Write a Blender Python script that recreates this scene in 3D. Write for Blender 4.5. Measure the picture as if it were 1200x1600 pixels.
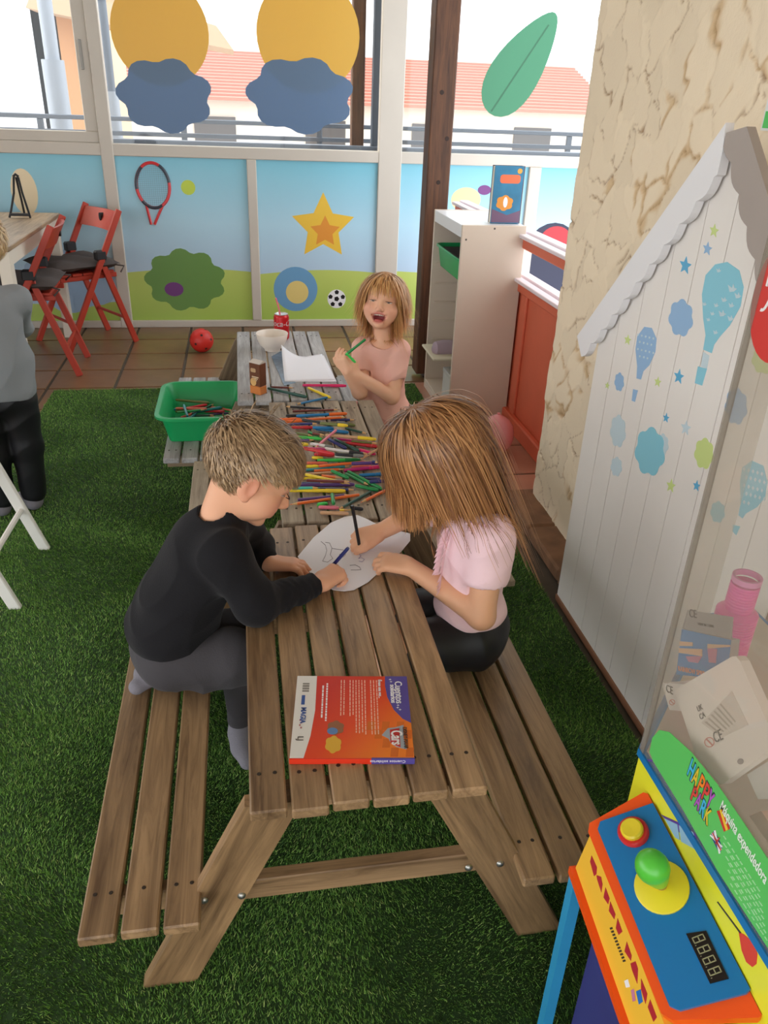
import bpy, bmesh, math, random
import numpy as np
from mathutils import Vector, Matrix

for _o in list(bpy.data.objects): bpy.data.objects.remove(_o)
scene = bpy.context.scene
col = scene.collection

# ------------------------------------------------------------------ camera
F_PX, PITCH, ROLL, YAW, CAM_H = 1225.0, math.radians(27.6), math.radians(2.3), math.radians(10.6), 1.37
_cy, _sy, _cp, _sp = math.cos(YAW), math.sin(YAW), math.cos(PITCH), math.sin(PITCH)
C_FWD = Vector((_sy*_cp, _cy*_cp, -_sp)); _r = Vector((_cy, -_sy, 0)); _u = _r.cross(C_FWD)
C_RIGHT = math.cos(ROLL)*_r + math.sin(ROLL)*_u
C_UP = -math.sin(ROLL)*_r + math.cos(ROLL)*_u
C_POS = Vector((0, 0, CAM_H))
cam_data = bpy.data.cameras.new('camera'); cam = bpy.data.objects.new('camera', cam_data); col.objects.link(cam)
cam_data.sensor_fit = 'VERTICAL'; cam_data.sensor_height = 24.0; cam_data.lens = F_PX*24.0/1600.0
cam_data.clip_start = 0.02; cam_data.clip_end = 300
_m = Matrix((C_RIGHT, C_UP, -C_FWD)).transposed().to_4x4(); _m.translation = C_POS
cam.matrix_world = _m
scene.camera = cam

# ------------------------------------------------------------------ world, light, exposure
world = bpy.data.worlds.new('sky'); scene.world = world; world.use_nodes = True
_bg = world.node_tree.nodes['Background']; _bg.inputs[0].default_value = (0.93, 0.97, 1.0, 1); _bg.inputs[1].default_value = 1.0
sun_d = bpy.data.lights.new('sun', 'SUN'); sun = bpy.data.objects.new('sun', sun_d); col.objects.link(sun)
sun_d.energy = 1.2; sun_d.angle = math.radians(12); sun_d.color = (1.0, 0.93, 0.82)
sun.rotation_euler = Vector((1.0, -0.25, -0.75)).to_track_quat('-Z', 'Y').to_euler()
vs = scene.view_settings
vs.view_transform = 'Standard'; vs.look = 'None'; vs.gamma = 1.0; vs.use_curve_mapping = False
vs.exposure = 1.62

# ------------------------------------------------------------------ pixel rays onto real planes
def ray(x, y): return C_RIGHT*((x-600)/F_PX) + C_UP*((800-y)/F_PX) + C_FWD
def PZ(x, y, z=0.0):
    d = ray(x, y); return C_POS + d*((z-CAM_H)/d.z)
def PY(x, y, Y):
    d = ray(x, y); return C_POS + d*(Y/d.y)
def PX(x, y, X):
    d = ray(x, y); return C_POS + d*(X/d.x)

# ------------------------------------------------------------------ materials
def srgb(r, g=None, b=None):
    if g is None: r, g, b = r
    f = lambda c: (c/255/12.92) if c/255 <= 0.04045 else ((c/255+0.055)/1.055)**2.4
    return (f(r), f(g), f(b), 1.0)
MATS = {}
def mat(name, rgb=(128,128,128), rough=0.6, metal=0.0, var=0.0, vscale=8.0, bump=0.0, bscale=60.0, spec=0.5, emit=0.0,
        alpha=1.0, trans=0.0, attr=None, sheen=0.0, sss=0.0, stretch=(1,1,1), objrand=0.0):
    if name in MATS: return MATS[name]
    m = bpy.data.materials.new(name); m.use_nodes = True; MATS[name] = m
    nt = m.node_tree; N = nt.nodes; L = nt.links; p = N['Principled BSDF']
    c = srgb(rgb)
    p.inputs['Base Color'].default_value = c
    p.inputs['Roughness'].default_value = rough; p.inputs['Metallic'].default_value = metal
    p.inputs['Specular IOR Level'].default_value = spec
    p.inputs['Alpha'].default_value = alpha; p.inputs['Transmission Weight'].default_value = trans
    if sheen: p.inputs['Sheen Weight'].default_value = sheen
    if sss:
        p.inputs['Subsurface Weight'].default_value = sss; p.inputs['Subsurface Radius'].default_value = (0.012, 0.005, 0.003)
        p.inputs['Subsurface Scale'].default_value = 0.5
    if emit:
        p.inputs['Emission Color'].default_value = c; p.inputs['Emission Strength'].default_value = emit
    src = None
    if attr:
        a = N.new('ShaderNodeAttribute'); a.attribute_name = attr; src = a.outputs['Color']
    if var or bump:
        tc = N.new('ShaderNodeTexCoord'); mp = N.new('ShaderNodeMapping'); mp.inputs['Scale'].default_value = stretch
        L.new(tc.outputs['Object'], mp.inputs['Vector'])
    if var:
        n = N.new('ShaderNodeTexNoise'); n.inputs['Scale'].default_value = vscale; n.inputs['Detail'].default_value = 5
        L.new(mp.outputs[0], n.inputs['Vector'])
        mr = N.new('ShaderNodeMapRange'); mr.inputs[1].default_value = 0.25; mr.inputs[2].default_value = 0.75
        mr.inputs[3].default_value = 1-var; mr.inputs[4].default_value = 1+var
        L.new(n.outputs['Fac'], mr.inputs[0])
        mx = N.new('ShaderNodeMix'); mx.data_type = 'RGBA'; mx.blend_type = 'MULTIPLY'; mx.inputs[0].default_value = 1
        if src: L.new(src, mx.inputs[6])
        else: mx.inputs[6].default_value = c
        L.new(mr.outputs[0], mx.inputs[7]); src = mx.outputs[2]
    if objrand:
        oi = N.new('ShaderNodeObjectInfo'); mr2 = N.new('ShaderNodeMapRange'); mr2.inputs[3].default_value = 1-objrand; mr2.inputs[4].default_value = 1+objrand
        L.new(oi.outputs['Random'], mr2.inputs[0])
        mx2 = N.new('ShaderNodeMix'); mx2.data_type = 'RGBA'; mx2.blend_type = 'MULTIPLY'; mx2.inputs[0].default_value = 1
        if src: L.new(src, mx2.inputs[6])
        else: mx2.inputs[6].default_value = c
        L.new(mr2.outputs[0], mx2.inputs[7]); src = mx2.outputs[2]
    if src: L.new(src, p.inputs['Base Color'])
    if bump:
        n2 = N.new('ShaderNodeTexNoise'); n2.inputs['Scale'].default_value = bscale; n2.inputs['Detail'].default_value = 4
        L.new(mp.outputs[0], n2.inputs['Vector'])
        b = N.new('ShaderNodeBump'); b.inputs['Strength'].default_value = bump; b.inputs['Distance'].default_value = 0.004
        L.new(n2.outputs['Fac'], b.inputs['Height']); L.new(b.outputs[0], p.inputs['Normal'])
    return m

def wood(name, light, dark, axis='y', rough=0.55, rand=0.12, knots=0.5, rot=0.0, bump=0.25):
    """plank timber: grain streaks along one local axis, each plank its own tint"""
    if name in MATS: return MATS[name]
    m = bpy.data.materials.new(name); m.use_nodes = True; MATS[name] = m
    nt = m.node_tree; N = nt.nodes; L = nt.links; p = N['Principled BSDF']; p.inputs['Roughness'].default_value = rough
    tc = N.new('ShaderNodeTexCoord'); oi = N.new('ShaderNodeObjectInfo')
    rt = N.new('ShaderNodeMapping'); rt.inputs['Rotation'].default_value = (0, rot, 0)
    L.new(tc.outputs['Object'], rt.inputs['Vector'])
    off = N.new('ShaderNodeVectorMath'); off.operation = 'MULTIPLY_ADD'
    cmb = N.new('ShaderNodeCombineXYZ')
    for i in range(3): L.new(oi.outputs['Random'], cmb.inputs[i])
    off.inputs[1].default_value = (37, 53, 71); L.new(cmb.outputs[0], off.inputs[0]); L.new(rt.outputs[0], off.inputs[2])
    mp = N.new('ShaderNodeMapping'); sc = {'x': (2.2, 34, 34), 'y': (34, 2.2, 34), 'z': (34, 34, 2.2)}[axis]
    mp.inputs['Scale'].default_value = sc; L.new(off.outputs[0], mp.inputs['Vector'])
    n = N.new('ShaderNodeTexNoise'); n.inputs['Scale'].default_value = 1.6; n.inputs['Detail'].default_value = 8; n.inputs['Distortion'].default_value = 1.1
    n.inputs['Roughness'].default_value = 0.68
    L.new(mp.outputs[0], n.inputs['Vector'])
    mp2 = N.new('ShaderNodeMapping'); mp2.inputs['Scale'].default_value = tuple(0.35*s if s > 10 else s*1.2 for s in sc); L.new(off.outputs[0], mp2.inputs['Vector'])
    n2 = N.new('ShaderNodeTexNoise'); n2.inputs['Scale'].default_value = 1.2; n2.inputs['Detail'].default_value = 3; L.new(mp2.outputs[0], n2.inputs['Vector'])
    ad = N.new('ShaderNodeMath'); ad.operation = 'MULTIPLY_ADD'; ad.inputs[1].default_value = 0.6; L.new(n.outputs['Fac'], ad.inputs[0])
    ad2 = N.new('ShaderNodeMath'); ad2.operation = 'MULTIPLY'; ad2.inputs[1].default_value = 0.4; L.new(n2.outputs['Fac'], ad2.inputs[0]); L.new(ad2.outputs[0], ad.inputs[2])
    cr = N.new('ShaderNodeValToRGB'); e = cr.color_ramp.elements
    e[0].position = 0.36; e[0].color = srgb(dark); e[1].position = 0.62; e[1].color = srgb(light); L.new(ad.outputs[0], cr.inputs[0])
    mr = N.new('ShaderNodeMapRange'); mr.inputs[3].default_value = 1-rand; mr.inputs[4].default_value = 1+rand; L.new(oi.outputs['Random'], mr.inputs[0])
    mx = N.new('ShaderNodeMix'); mx.data_type = 'RGBA'; mx.blend_type = 'MULTIPLY'; mx.inputs[0].default_value = 1
    L.new(cr.outputs[0], mx.inputs[6]); L.new(mr.outputs[0], mx.inputs[7])
    L.new(mx.outputs[2], p.inputs['Base Color'])
    b = N.new('ShaderNodeBump'); b.inputs['Strength'].default_value = bump; b.inputs['Distance'].default_value = 0.002
    L.new(n.outputs['Fac'], b.inputs['Height']); L.new(b.outputs[0], p.inputs['Normal'])
    return m

# ------------------------------------------------------------------ mesh builder
class MB:
    def __init__(s): s.v = []; s.f = []; s.mi = []
    def add(s, vs, fs, mi=0):
        o = len(s.v); s.v += [tuple(v) for v in vs]; s.f += [tuple(i+o for i in f) for f in fs]; s.mi += [mi]*len(fs); return s
    def xf(s, M, start=0):
        s.v[start:] = [tuple(M @ Vector(v)) for v in s.v[start:]]; return s
    def box(s, a, b, mi=0):
        (x0,y0,z0),(x1,y1,z1) = a, b
        return s.add([(x0,y0,z0),(x1,y0,z0),(x1,y1,z0),(x0,y1,z0),(x0,y0,z1),(x1,y0,z1),(x1,y1,z1),(x0,y1,z1)],
                     [(3,2,1,0),(4,5,6,7),(0,1,5,4),(1,2,6,5),(2,3,7,6),(3,0,4,7)], mi)
    def cbox(s, a, b, r=0.003, mi=0):
        """box with chamfered edges"""
        c = [(a[i]+b[i])/2 for i in range(3)]; h = [abs(b[i]-a[i])/2 for i in range(3)]
        r = min(r, *[q*0.9 for q in h]); V = []; idx = {}
        for sx in (-1,1):
            for sy in (-1,1):
                for sz in (-1,1):
                    sg = (sx,sy,sz)
                    for ax in range(3):
                        p = [c[i]+sg[i]*(h[i] if i == ax else h[i]-r) for i in range(3)]
                        idx[(sg,ax)] = len(V); V.append(p)
        Fs = []
        for ax in range(3):
            o = [i for i in range(3) if i != ax]
            for sg in (-1,1):
                q = []
                for (u,w) in ((-1,-1),(1,-1),(1,1),(-1,1)):
                    t = [0,0,0]; t[ax] = sg; t[o[0]] = u; t[o[1]] = w; q.append(idx[(tuple(t),ax)])
                flip = (sg < 0) ^ (ax == 1)
                Fs.append(tuple(q[::-1]) if flip else tuple(q))
        for ax in range(3):
            o = [i for i in range(3) if i != ax]
            for u in (-1,1):
                for w in (-1,1):
                    t0 = [0,0,0]; t0[ax] = -1; t0[o[0]] = u; t0[o[1]] = w; t1 = list(t0); t1[ax] = 1
                    t0, t1 = tuple(t0), tuple(t1)
                    q = (idx[(t0,o[0])], idx[(t1,o[0])], idx[(t1,o[1])], idx[(t0,o[1])])
                    flip = (u*w > 0) ^ (ax == 1)
                    Fs.append(q if not flip else q[::-1])
        for sx in (-1,1):
            for sy in (-1,1):
                for sz in (-1,1):
                    sg = (sx,sy,sz); q = (idx[(sg,0)], idx[(sg,1)], idx[(sg,2)])
                    Fs.append(q if sx*sy*sz > 0 else q[::-1])
        return s.add(V, Fs, mi)
    def prism(s, poly, axis, t0, t1, mi=0, cap=True):
        """extrude polygon; axis 'x': poly=(y,z); 'y': poly=(x,z); 'z': poly=(x,y)"""
        mk = {'x': lambda p,t: (t,p[0],p[1]), 'y': lambda p,t: (p[0],t,p[1]), 'z': lambda p,t: (p[0],p[1],t)}[axis]
        n = len(poly); V = [mk(p,t0) for p in poly]+[mk(p,t1) for p in poly]
        Fs = [(i,(i+1)%n,n+(i+1)%n,n+i) for i in range(n)]
        if cap: Fs += [tuple(range(n))[::-1], tuple(range(n,2*n))]
        return s.add(V, Fs, mi)
    def tube(s, pts, r, n=8, mi=0, cap=True, closed=False):
        pts = [Vector(p) for p in pts]; m = len(pts); rs = r if isinstance(r,(list,tuple)) else [r]*m
        V = []; up = None
        for i,p in enumerate(pts):
            if closed: t = (pts[(i+1)%m]-pts[i-1]).normalized()
            else: t = (pts[min(i+1,m-1)]-pts[max(i-1,0)]).normalized()
            if up is None:
                up = t.orthogonal().normalized()
            else:
                up = (up - t*up.dot(t)); up = up.normalized() if up.length > 1e-6 else t.orthogonal().normalized()
            b = t.cross(up)
            V += [p + (up*math.cos(2*math.pi*k/n) + b*math.sin(2*math.pi*k/n))*rs[i] for k in range(n)]
        Fs = []
        for i in range(m if closed else m-1):
            j = (i+1) % m
            for k in range(n): Fs.append((i*n+k, i*n+(k+1)%n, j*n+(k+1)%n, j*n+k))
        if cap and not closed: Fs += [tuple(range(n))[::-1], tuple(range((m-1)*n, m*n))]
        return s.add(V, Fs, mi)
    def lathe(s, prof, n=24, c=(0,0,0), mi=0, caps=True):
        """profile of (radius, z) turned about z"""
        V = []; m = len(prof)
        for (r,z) in prof: V += [(c[0]+r*math.cos(2*math.pi*k/n), c[1]+r*math.sin(2*math.pi*k/n), c[2]+z) for k in range(n)]
        Fs = []
        for i in range(m-1):
            for k in range(n): Fs.append((i*n+k, i*n+(k+1)%n, (i+1)*n+(k+1)%n, (i+1)*n+k))
        if caps: Fs += [tuple(range(n))[::-1], tuple(range((m-1)*n, m*n))]
        return s.add(V, Fs, mi)
    def ball(s, c, r, nu=20, nv=12, mi=0):
        r = r if isinstance(r,(list,tuple)) else (r,r,r); V = [(c[0],c[1],c[2]+r[2])]
        for i in range(1,nv):
            a = math.pi*i/nv
            V += [(c[0]+r[0]*math.sin(a)*math.cos(2*math.pi*k/nu), c[1]+r[1]*math.sin(a)*math.sin(2*math.pi*k/nu), c[2]+r[2]*math.cos(a)) for k in range(nu)]
        V.append((c[0],c[1],c[2]-r[2])); Fs = [(0,1+k,1+(k+1)%nu) for k in range(nu)]
        for i in range(nv-2):
            for k in range(nu): Fs.append((1+i*nu+k, 1+(i+1)*nu+k, 1+(i+1)*nu+(k+1)%nu, 1+i*nu+(k+1)%nu))
        e = len(V)-1; b = 1+(nv-2)*nu; Fs += [(e,b+(k+1)%nu,b+k) for k in range(nu)]
        return s.add(V, Fs, mi)
    def mesh(s, name, mats, smooth=False):
        me = bpy.data.meshes.new(name); me.from_pydata(s.v, [], s.f)
        for m in (mats if isinstance(mats,(list,tuple)) else [mats]): me.materials.append(m)
        if any(s.mi): me.polygons.foreach_set('material_index', s.mi)
        if smooth:
            me.polygons.foreach_set('use_smooth', [True]*len(s.f))
            if smooth != 'all':
                try: me.set_sharp_from_angle(angle=math.radians(40))
                except Exception: pass
        me.update(); return me
    def build(s, name, mats, parent=None, smooth=False, world=True, loc=None, rot=None):
        if parent is not None and world:
            inv = WM(parent).inverted(); s.v = [tuple(inv @ Vector(v)) for v in s.v]
        return link(name, s.mesh(name, mats, smooth), parent, loc, rot)

def WM(o):
    """matrix of an object from its own loc/rot and its parents, without a depsgraph update"""
    M = Matrix.LocRotScale(o.location, o.rotation_euler, o.scale)
    return WM(o.parent) @ M if o.parent else M
def link(name, me, parent=None, loc=None, rot=None):
    o = bpy.data.objects.new(name, me); col.objects.link(o)
    if loc is not None: o.location = loc
    if rot is not None: o.rotation_euler = rot
    if parent is not None: o.parent = parent
    return o
def tag(o, label=None, cat=None, group=None, kind=None):
    if label: o['label'] = label
    if cat: o['category'] = cat
    if group: o['group'] = group
    if kind: o['kind'] = kind
    return o
def thing(name, label, cat, loc=(0,0,0), rotz=0.0, group=None):
    o = bpy.data.objects.new(name, None); col.objects.link(o); o.empty_display_size = 0.05
    o.location = loc; o.rotation_euler = (0,0,rotz)
    return tag(o, label, cat, group)
def struct(o): o['kind'] = 'structure'; return o
def copy_tree(o, parent=None):
    c = o.copy(); col.objects.link(c)
    if parent is not None: c.parent = parent
    for ch in [q for q in o.children]: copy_tree(ch, c)
    return c
def poly_circle(cx, cy, r, n=24, r2=None, a0=0.0):
    r2 = r if r2 is None else r2
    return [(cx+r*math.cos(a0+2*math.pi*k/n), cy+r2*math.sin(a0+2*math.pi*k/n)) for k in range(n)]
def poly_star(cx, cy, r, k=0.45, n=5, a0=math.pi/2):
    return [(cx+(r if i%2 == 0 else r*k)*math.cos(a0+math.pi*i/n), cy+(r if i%2 == 0 else r*k)*math.sin(a0+math.pi*i/n)) for i in range(2*n)]
def poly_cloud(cx, cy, rx, ry, n=7, a0=0.3):
    P = []
    for i in range(n*6):
        a = 2*math.pi*i/(n*6); k = 0.82+0.18*abs(math.sin(a*n/2+a0))
        P.append((cx+rx*k*math.cos(a), cy+ry*k*math.sin(a)))
    return P
def rrect(x0, y0, x1, y1, r, n=5):
    P = []
    for (cx,cy,a) in ((x1-r,y1-r,0),(x0+r,y1-r,90),(x0+r,y0+r,180),(x1-r,y0+r,270)):
        P += [(cx+r*math.cos(math.radians(a+90*k/n)), cy+r*math.sin(math.radians(a+90*k/n))) for k in range(n+1)]
    return P
def text(name, body, size, material, parent, M, depth=0.0006, bold=0.0, align='LEFT', shear=0.0, sx=1.0, spacing=1.0):
    """flat lettering: M maps the text plane (x right, y up, z out) into the world"""
    cu = bpy.data.curves.new(name, 'FONT'); cu.body = body; cu.size = size; cu.extrude = depth/2; cu.offset = bold*size; cu.align_x = align; cu.shear = shear
    cu.resolution_u = 3; cu.space_character = spacing
    t = bpy.data.objects.new(name, cu); col.objects.link(t)
    dg = bpy.context.evaluated_depsgraph_get(); me = bpy.data.meshes.new_from_object(t.evaluated_get(dg))
    bpy.data.objects.remove(t)
    me.transform(M @ Matrix.Diagonal((sx,1,1,1)))
    if parent is not None: me.transform(WM(parent).inverted())
    me.materials.clear(); me.materials.append(material)
    return link(name, me, parent)
def frame(o, xd, yd):
    x = Vector(xd).normalized(); y = Vector(yd); y = (y-x*y.dot(x)).normalized(); z = x.cross(y)
    M = Matrix((x,y,z)).transposed().to_4x4(); M.translation = Vector(o); return M
# ================================================================== THE SETTING
rng = random.Random(7); nrng = np.random.default_rng(11)
WY = 5.315
M_frame = mat('frame_cream', (198,190,180), 0.45, var=0.03, vscale=5)
M_grout = mat('grout', (84,74,64), 0.9, var=0.15, vscale=20)
M_tile = mat('terracotta', (128,94,66), 0.30, var=0.16, vscale=9, bump=0.15, bscale=25, objrand=0.13)
M_tile2 = mat('terracotta_pink', (190,140,118), 0.35, var=0.10, vscale=9, bump=0.1, bscale=25, objrand=0.06)
M_white = mat('white_paint', (232,230,226), 0.45, var=0.02)
M_ceil = mat('ceiling_boards', (196,186,170), 0.8, var=0.05)

# floor slab with the terracotta tiles that show beyond the turf
fl = struct(MB().box((-4.2,-2.6,-0.12), (1.6,WY+0.06,-0.006)).build('floor', M_grout))
TX0, TY0, TW, TH = -0.355, 5.02, 0.335, 0.308
tile_me = MB().cbox((0.008,0.008,-0.012), (TW-0.008,TH-0.008,0.0), 0.003).mesh('floor_tile', M_tile)
tile_me2 = MB().cbox((0.008,0.008,-0.012), (TW-0.008,TH-0.008,0.0), 0.003).mesh('floor_tile_pink', M_tile2)
for i in range(-7, 6):
    for j in range(-9, 2):
        x, y = TX0+i*TW, TY0+j*TH
        pink = (x > 0.60 and 2.4 < y < 4.0)
        if y+TH > WY+0.25: continue
        if pink or y > 3.75 or x < -0.93:
            if x > 1.3: continue
            link('floor_tile', tile_me2 if pink else tile_me, fl, (x, y, 0.0))

# artificial turf: backing sheet and blades (one uncountable carpet)
TURF = (-0.98, -0.6, 0.90, 4.05)
M_turfbase = mat('turf_backing', (40,66,30), 0.95, var=0.25, vscale=30)
M_blade = mat('turf_blade', (60,110,45), 0.55, attr='Col', spec=0.25)
turf = tag(MB().cbox((TURF[0],TURF[1],0.0),(TURF[2],TURF[3],0.006), 0.002).build('artificial_turf', M_turfbase), 'green artificial turf carpet laid over the tiled floor', 'turf', kind='stuff')
def turf_blades():
    pts = []
    for (y0, y1, dens) in ((-0.6,0.45,3000),(0.45,1.6,115000),(1.6,2.6,75000),(2.6,4.05,48000)):
        n = int((y1-y0)*(TURF[2]-TURF[0])*dens)
        pts.append(np.stack([nrng.uniform(TURF[0],TURF[2],n), nrng.uniform(y0,y1,n)], 1))
    P = np.concatenate(pts); n = len(P)
    a = nrng.uniform(0, 2*np.pi, n); lean = nrng.normal(0, 0.35, n); la = nrng.uniform(0, 2*np.pi, n)
    # pile combed in patches, rolled seams across
    la = 0.5*la + 2.0*np.sin(P[:,0]*7+1.3*np.sin(P[:,1]*5)) + 1.5*np.sin(P[:,1]*9)
    h = nrng.uniform(0.006, 0.0115, n); w = nrng.uniform(0.0007, 0.0012, n)*(1+0.25*np.clip(P[:,1],0,4))
    lx = np.cos(la)*h*np.abs(lean+0.55); ly = np.sin(la)*h*np.abs(lean+0.55)
    V = np.zeros((n,3,3), np.float32)
    V[:,0,0] = P[:,0]-np.cos(a)*w; V[:,0,1] = P[:,1]-np.sin(a)*w; V[:,0,2] = 0.004
    V[:,1,0] = P[:,0]+np.cos(a)*w; V[:,1,1] = P[:,1]+np.sin(a)*w; V[:,1,2] = 0.004
    V[:,2,0] = P[:,0]+lx; V[:,2,1] = P[:,1]+ly; V[:,2,2] = 0.004+h
    me = bpy.data.meshes.new('turf_pile'); me.vertices.add(3*n); me.vertices.foreach_set('co', V.reshape(-1))
    me.loops.add(3*n); me.loops.foreach_set('vertex_index', np.arange(3*n, dtype=np.int32))
    me.polygons.add(n); me.polygons.foreach_set('loop_start', np.arange(0,3*n,3, dtype=np.int32)); me.polygons.foreach_set('loop_total', np.full(n,3, np.int32))
    C = np.array([srgb(78,116,46), srgb(104,140,62), srgb(58,92,38), srgb(136,156,88)])[nrng.choice(4, n, p=[.42,.26,.24,.08])]
    C = C*nrng.uniform(1.05,1.75,(n,1)); C[:,3] = 1
    ca = me.color_attributes.new('Col', 'FLOAT_COLOR', 'POINT'); ca.data.foreach_set('color', np.repeat(C,3,0).astype(np.float32).reshape(-1))
    me.materials.append(M_blade); me.update(); me.validate()
    o = link('turf_pile', me, turf); o['kind'] = 'stuff'
turf_blades()

# ---------------- back wall: window frames above, printed panels below
wall = struct(MB().box((-2.9,WY+0.045,0.0),(4.6,WY+0.06,1.028)).build('wall_back', M_frame))
def fr(name, x0, x1, z0, z1, d=0.0, t=0.05):
    return struct(MB().cbox((x0,WY-d,z0),(x1,WY+t,z1), 0.004).build(name, M_frame, wall))
ZP0, ZP1, ZW0 = 0.045, 1.028, 1.095
fr('frame_rail', -2.9, 4.6, ZP1, ZW0, 0.008); fr('frame_rail', -2.9, 4.6, 0.0, ZP0, 0.008)
fr('frame_rail', -2.9, 4.6, 2.42, 2.5)
for (x0,x1,z0,z1) in ((-0.80,-0.727,0,2.45),(0.05,0.109,ZP0,ZP1),(0.868,1.015,0,2.45),(1.865,1.945,0,ZP1),(-2.05,-1.98,0,2.45)):
    fr('frame_post', x0, x1, z0, z1, 0.012)
# the window sash at the far left, sitting higher, with its latch
for (x0,x1,z0,z1) in ((-1.98,-0.80,ZW0,1.155),(-0.872,-0.80,1.155,2.4),(-1.98,-1.91,1.155,2.4)):
    fr('sash', x0, x1, z0, z1, -0.004, 0.03)
lt = MB().cbox((-0.853,WY-0.004,1.47),(-0.835,WY+0.004,1.62),0.003).build('sash_latch', mat('latch_grey',(150,146,140),0.4), wall)
M_glass = bpy.data.materials.new('window_glass'); M_glass.use_nodes = True
def glassy(m, tint, fac_g, rough=0.02, haze=0.0, hz=(230,225,215)):
    nt = m.node_tree; N = nt.nodes; L = nt.links; N.clear()
    out = N.new('ShaderNodeOutputMaterial'); tr = N.new('ShaderNodeBsdfTransparent'); tr.inputs[0].default_value = tint
    gl = N.new('ShaderNodeBsdfGlossy'); gl.inputs['Roughness'].default_value = rough
    mx = N.new('ShaderNodeMixShader'); mx.inputs[0].default_value = fac_g
    L.new(tr.outputs[0], mx.inputs[1]); L.new(gl.outputs[0], mx.inputs[2]); last = mx
    if haze:
        df = N.new('ShaderNodeBsdfDiffuse'); df.inputs[0].default_value = srgb(hz); m2 = N.new('ShaderNodeMixShader'); m2.inputs[0].default_value = haze
        L.new(last.outputs[0], m2.inputs[1]); L.new(df.outputs[0], m2.inputs[2]); last = m2
    L.new(last.outputs[0], out.inputs[0])
glassy(M_glass, (0.97,0.98,0.98,1), 0.03)
for k,(x0,x1,z0) in enumerate(((-1.91,-0.872,1.155),(-0.727,0.868,ZW0),(1.015,4.6,ZW0))):
    struct(MB().box((x0,WY+0.018,z0),(x1,WY+0.022,2.42)).build('window_%d'%(k+1), M_glass))
# printed lower panels: sky over rolling green
def panel_mat(name, hz, amp, fr_, ph):
    m = bpy.data.materials.new(name); m.use_nodes = True; nt = m.node_tree; N = nt.nodes; L = nt.links; p = N['Principled BSDF']
    p.inputs['Roughness'].default_value = 0.28
    tc = N.new('ShaderNodeTexCoord'); sp = N.new('ShaderNodeSeparateXYZ'); L.new(tc.outputs['Object'], sp.inputs[0])
    cr = N.new('ShaderNodeValToRGB'); mr = N.new('ShaderNodeMapRange'); mr.inputs[1].default_value = hz; mr.inputs[2].default_value = 1.03
    L.new(sp.outputs['Z'], mr.inputs[0]); L.new(mr.outputs[0], cr.inputs[0])
    e = cr.color_ramp.elements; e[0].color = srgb(182,206,230); e[1].color = srgb(118,190,212); e.new(0.45).color = srgb(176,214,234)
    s1 = N.new('ShaderNodeMath'); s1.operation = 'MULTIPLY_ADD'; s1.inputs[1].default_value = fr_; s1.inputs[2].default_value = ph; L.new(sp.outputs['X'], s1.inputs[0])
    s2 = N.new('ShaderNodeMath'); s2.operation = 'SINE'; L.new(s1.outputs[0], s2.inputs[0])
    s3 = N.new('ShaderNodeMath'); s3.operation = 'MULTIPLY_ADD'; s3.inputs[1].default_value = amp; s3.inputs[2].default_value = hz; L.new(s2.outputs[0], s3.inputs[0])
    gt = N.new('ShaderNodeMath'); gt.operation = 'LESS_THAN'; L.new(sp.outputs['Z'], gt.inputs[0]); L.new(s3.outputs[0], gt.inputs[1])
    g = N.new('ShaderNodeValToRGB'); mr2 = N.new('ShaderNodeMapRange'); mr2.inputs[1].default_value = 0.04; mr2.inputs[2].default_value = hz+amp
    L.new(sp.outputs['Z'], mr2.inputs[0]); L.new(mr2.outputs[0], g.inputs[0])
    g.color_ramp.elements[0].color = srgb(168,198,92); g.color_ramp.elements[1].color = srgb(190,206,110)
    mx = N.new('ShaderNodeMix'); mx.data_type = 'RGBA'; L.new(gt.outputs[0], mx.inputs[0]); L.new(cr.outputs[0], mx.inputs[6]); L.new(g.outputs[0], mx.inputs[7])
    L.new(mx.outputs[2], p.inputs['Base Color']); return m
PANELS = {}
for nm,x0,x1,hz,amp,fq,ph in (('elsewhere',-1.98,-0.80,0.20,0.05,2.2,1.0),('racket',-0.727,0.05,0.345,0.03,3.4,2.6),('football',0.109,0.868,0.34,0.03,3.4,-.3),('post',1.015,1.865,0.36,0.02,2.5,0.4),('far',1.945,4.6,0.36,0.03,3,1)):
    PANELS[nm] = struct(MB().box((x0,WY+0.012,ZP0),(x1,WY+0.045,ZP1)).build('wall_panel', panel_mat('print_'+nm,hz,amp,fq,ph), wall))
# flat print on the panels (thin vinyl), y is just proud of the panel face
M_pr = lambda n,c: mat('print_'+n, c, 0.35)
def vinyl(name, poly, m, par, lay=1, y=None):
    y = (WY+0.012) if y is None else y
    return MB().prism(poly[::-1], 'y', y-0.0006*lay, y-0.0006*(lay-1)+0.0001).build(name, m, par)
def pw(x, y): p = PY(x, y, WY+0.011); return (p.x, p.z)
P = PANELS['racket']
c0 = pw(239,290); rh = MB()
ring = [(c0[0]+0.098*math.cos(t)*1.0+0.0*math.sin(t), WY+0.010, c0[1]+0.128*math.sin(t)) for t in [2*math.pi*k/40 for k in range(40)]]
rh.tube(ring, 0.0095, 6, closed=True); rh.build('racket_print_rim', M_pr('racket_red',(214,58,62)), P, smooth=True)
for (a,b) in ((0.15,1.1),(2.2,3.3),(3.9,5.2)):
    seg = [(c0[0]+0.098*math.cos(a+(b-a)*k/8), WY+0.009, c0[1]+0.128*math.sin(a+(b-a)*k/8)) for k in range(9)]
    MB().tube(seg, 0.0100, 6).build('racket_print_band', M_pr('racket_grey',(60,66,78)), P, smooth=True)
st = MB()
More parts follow.
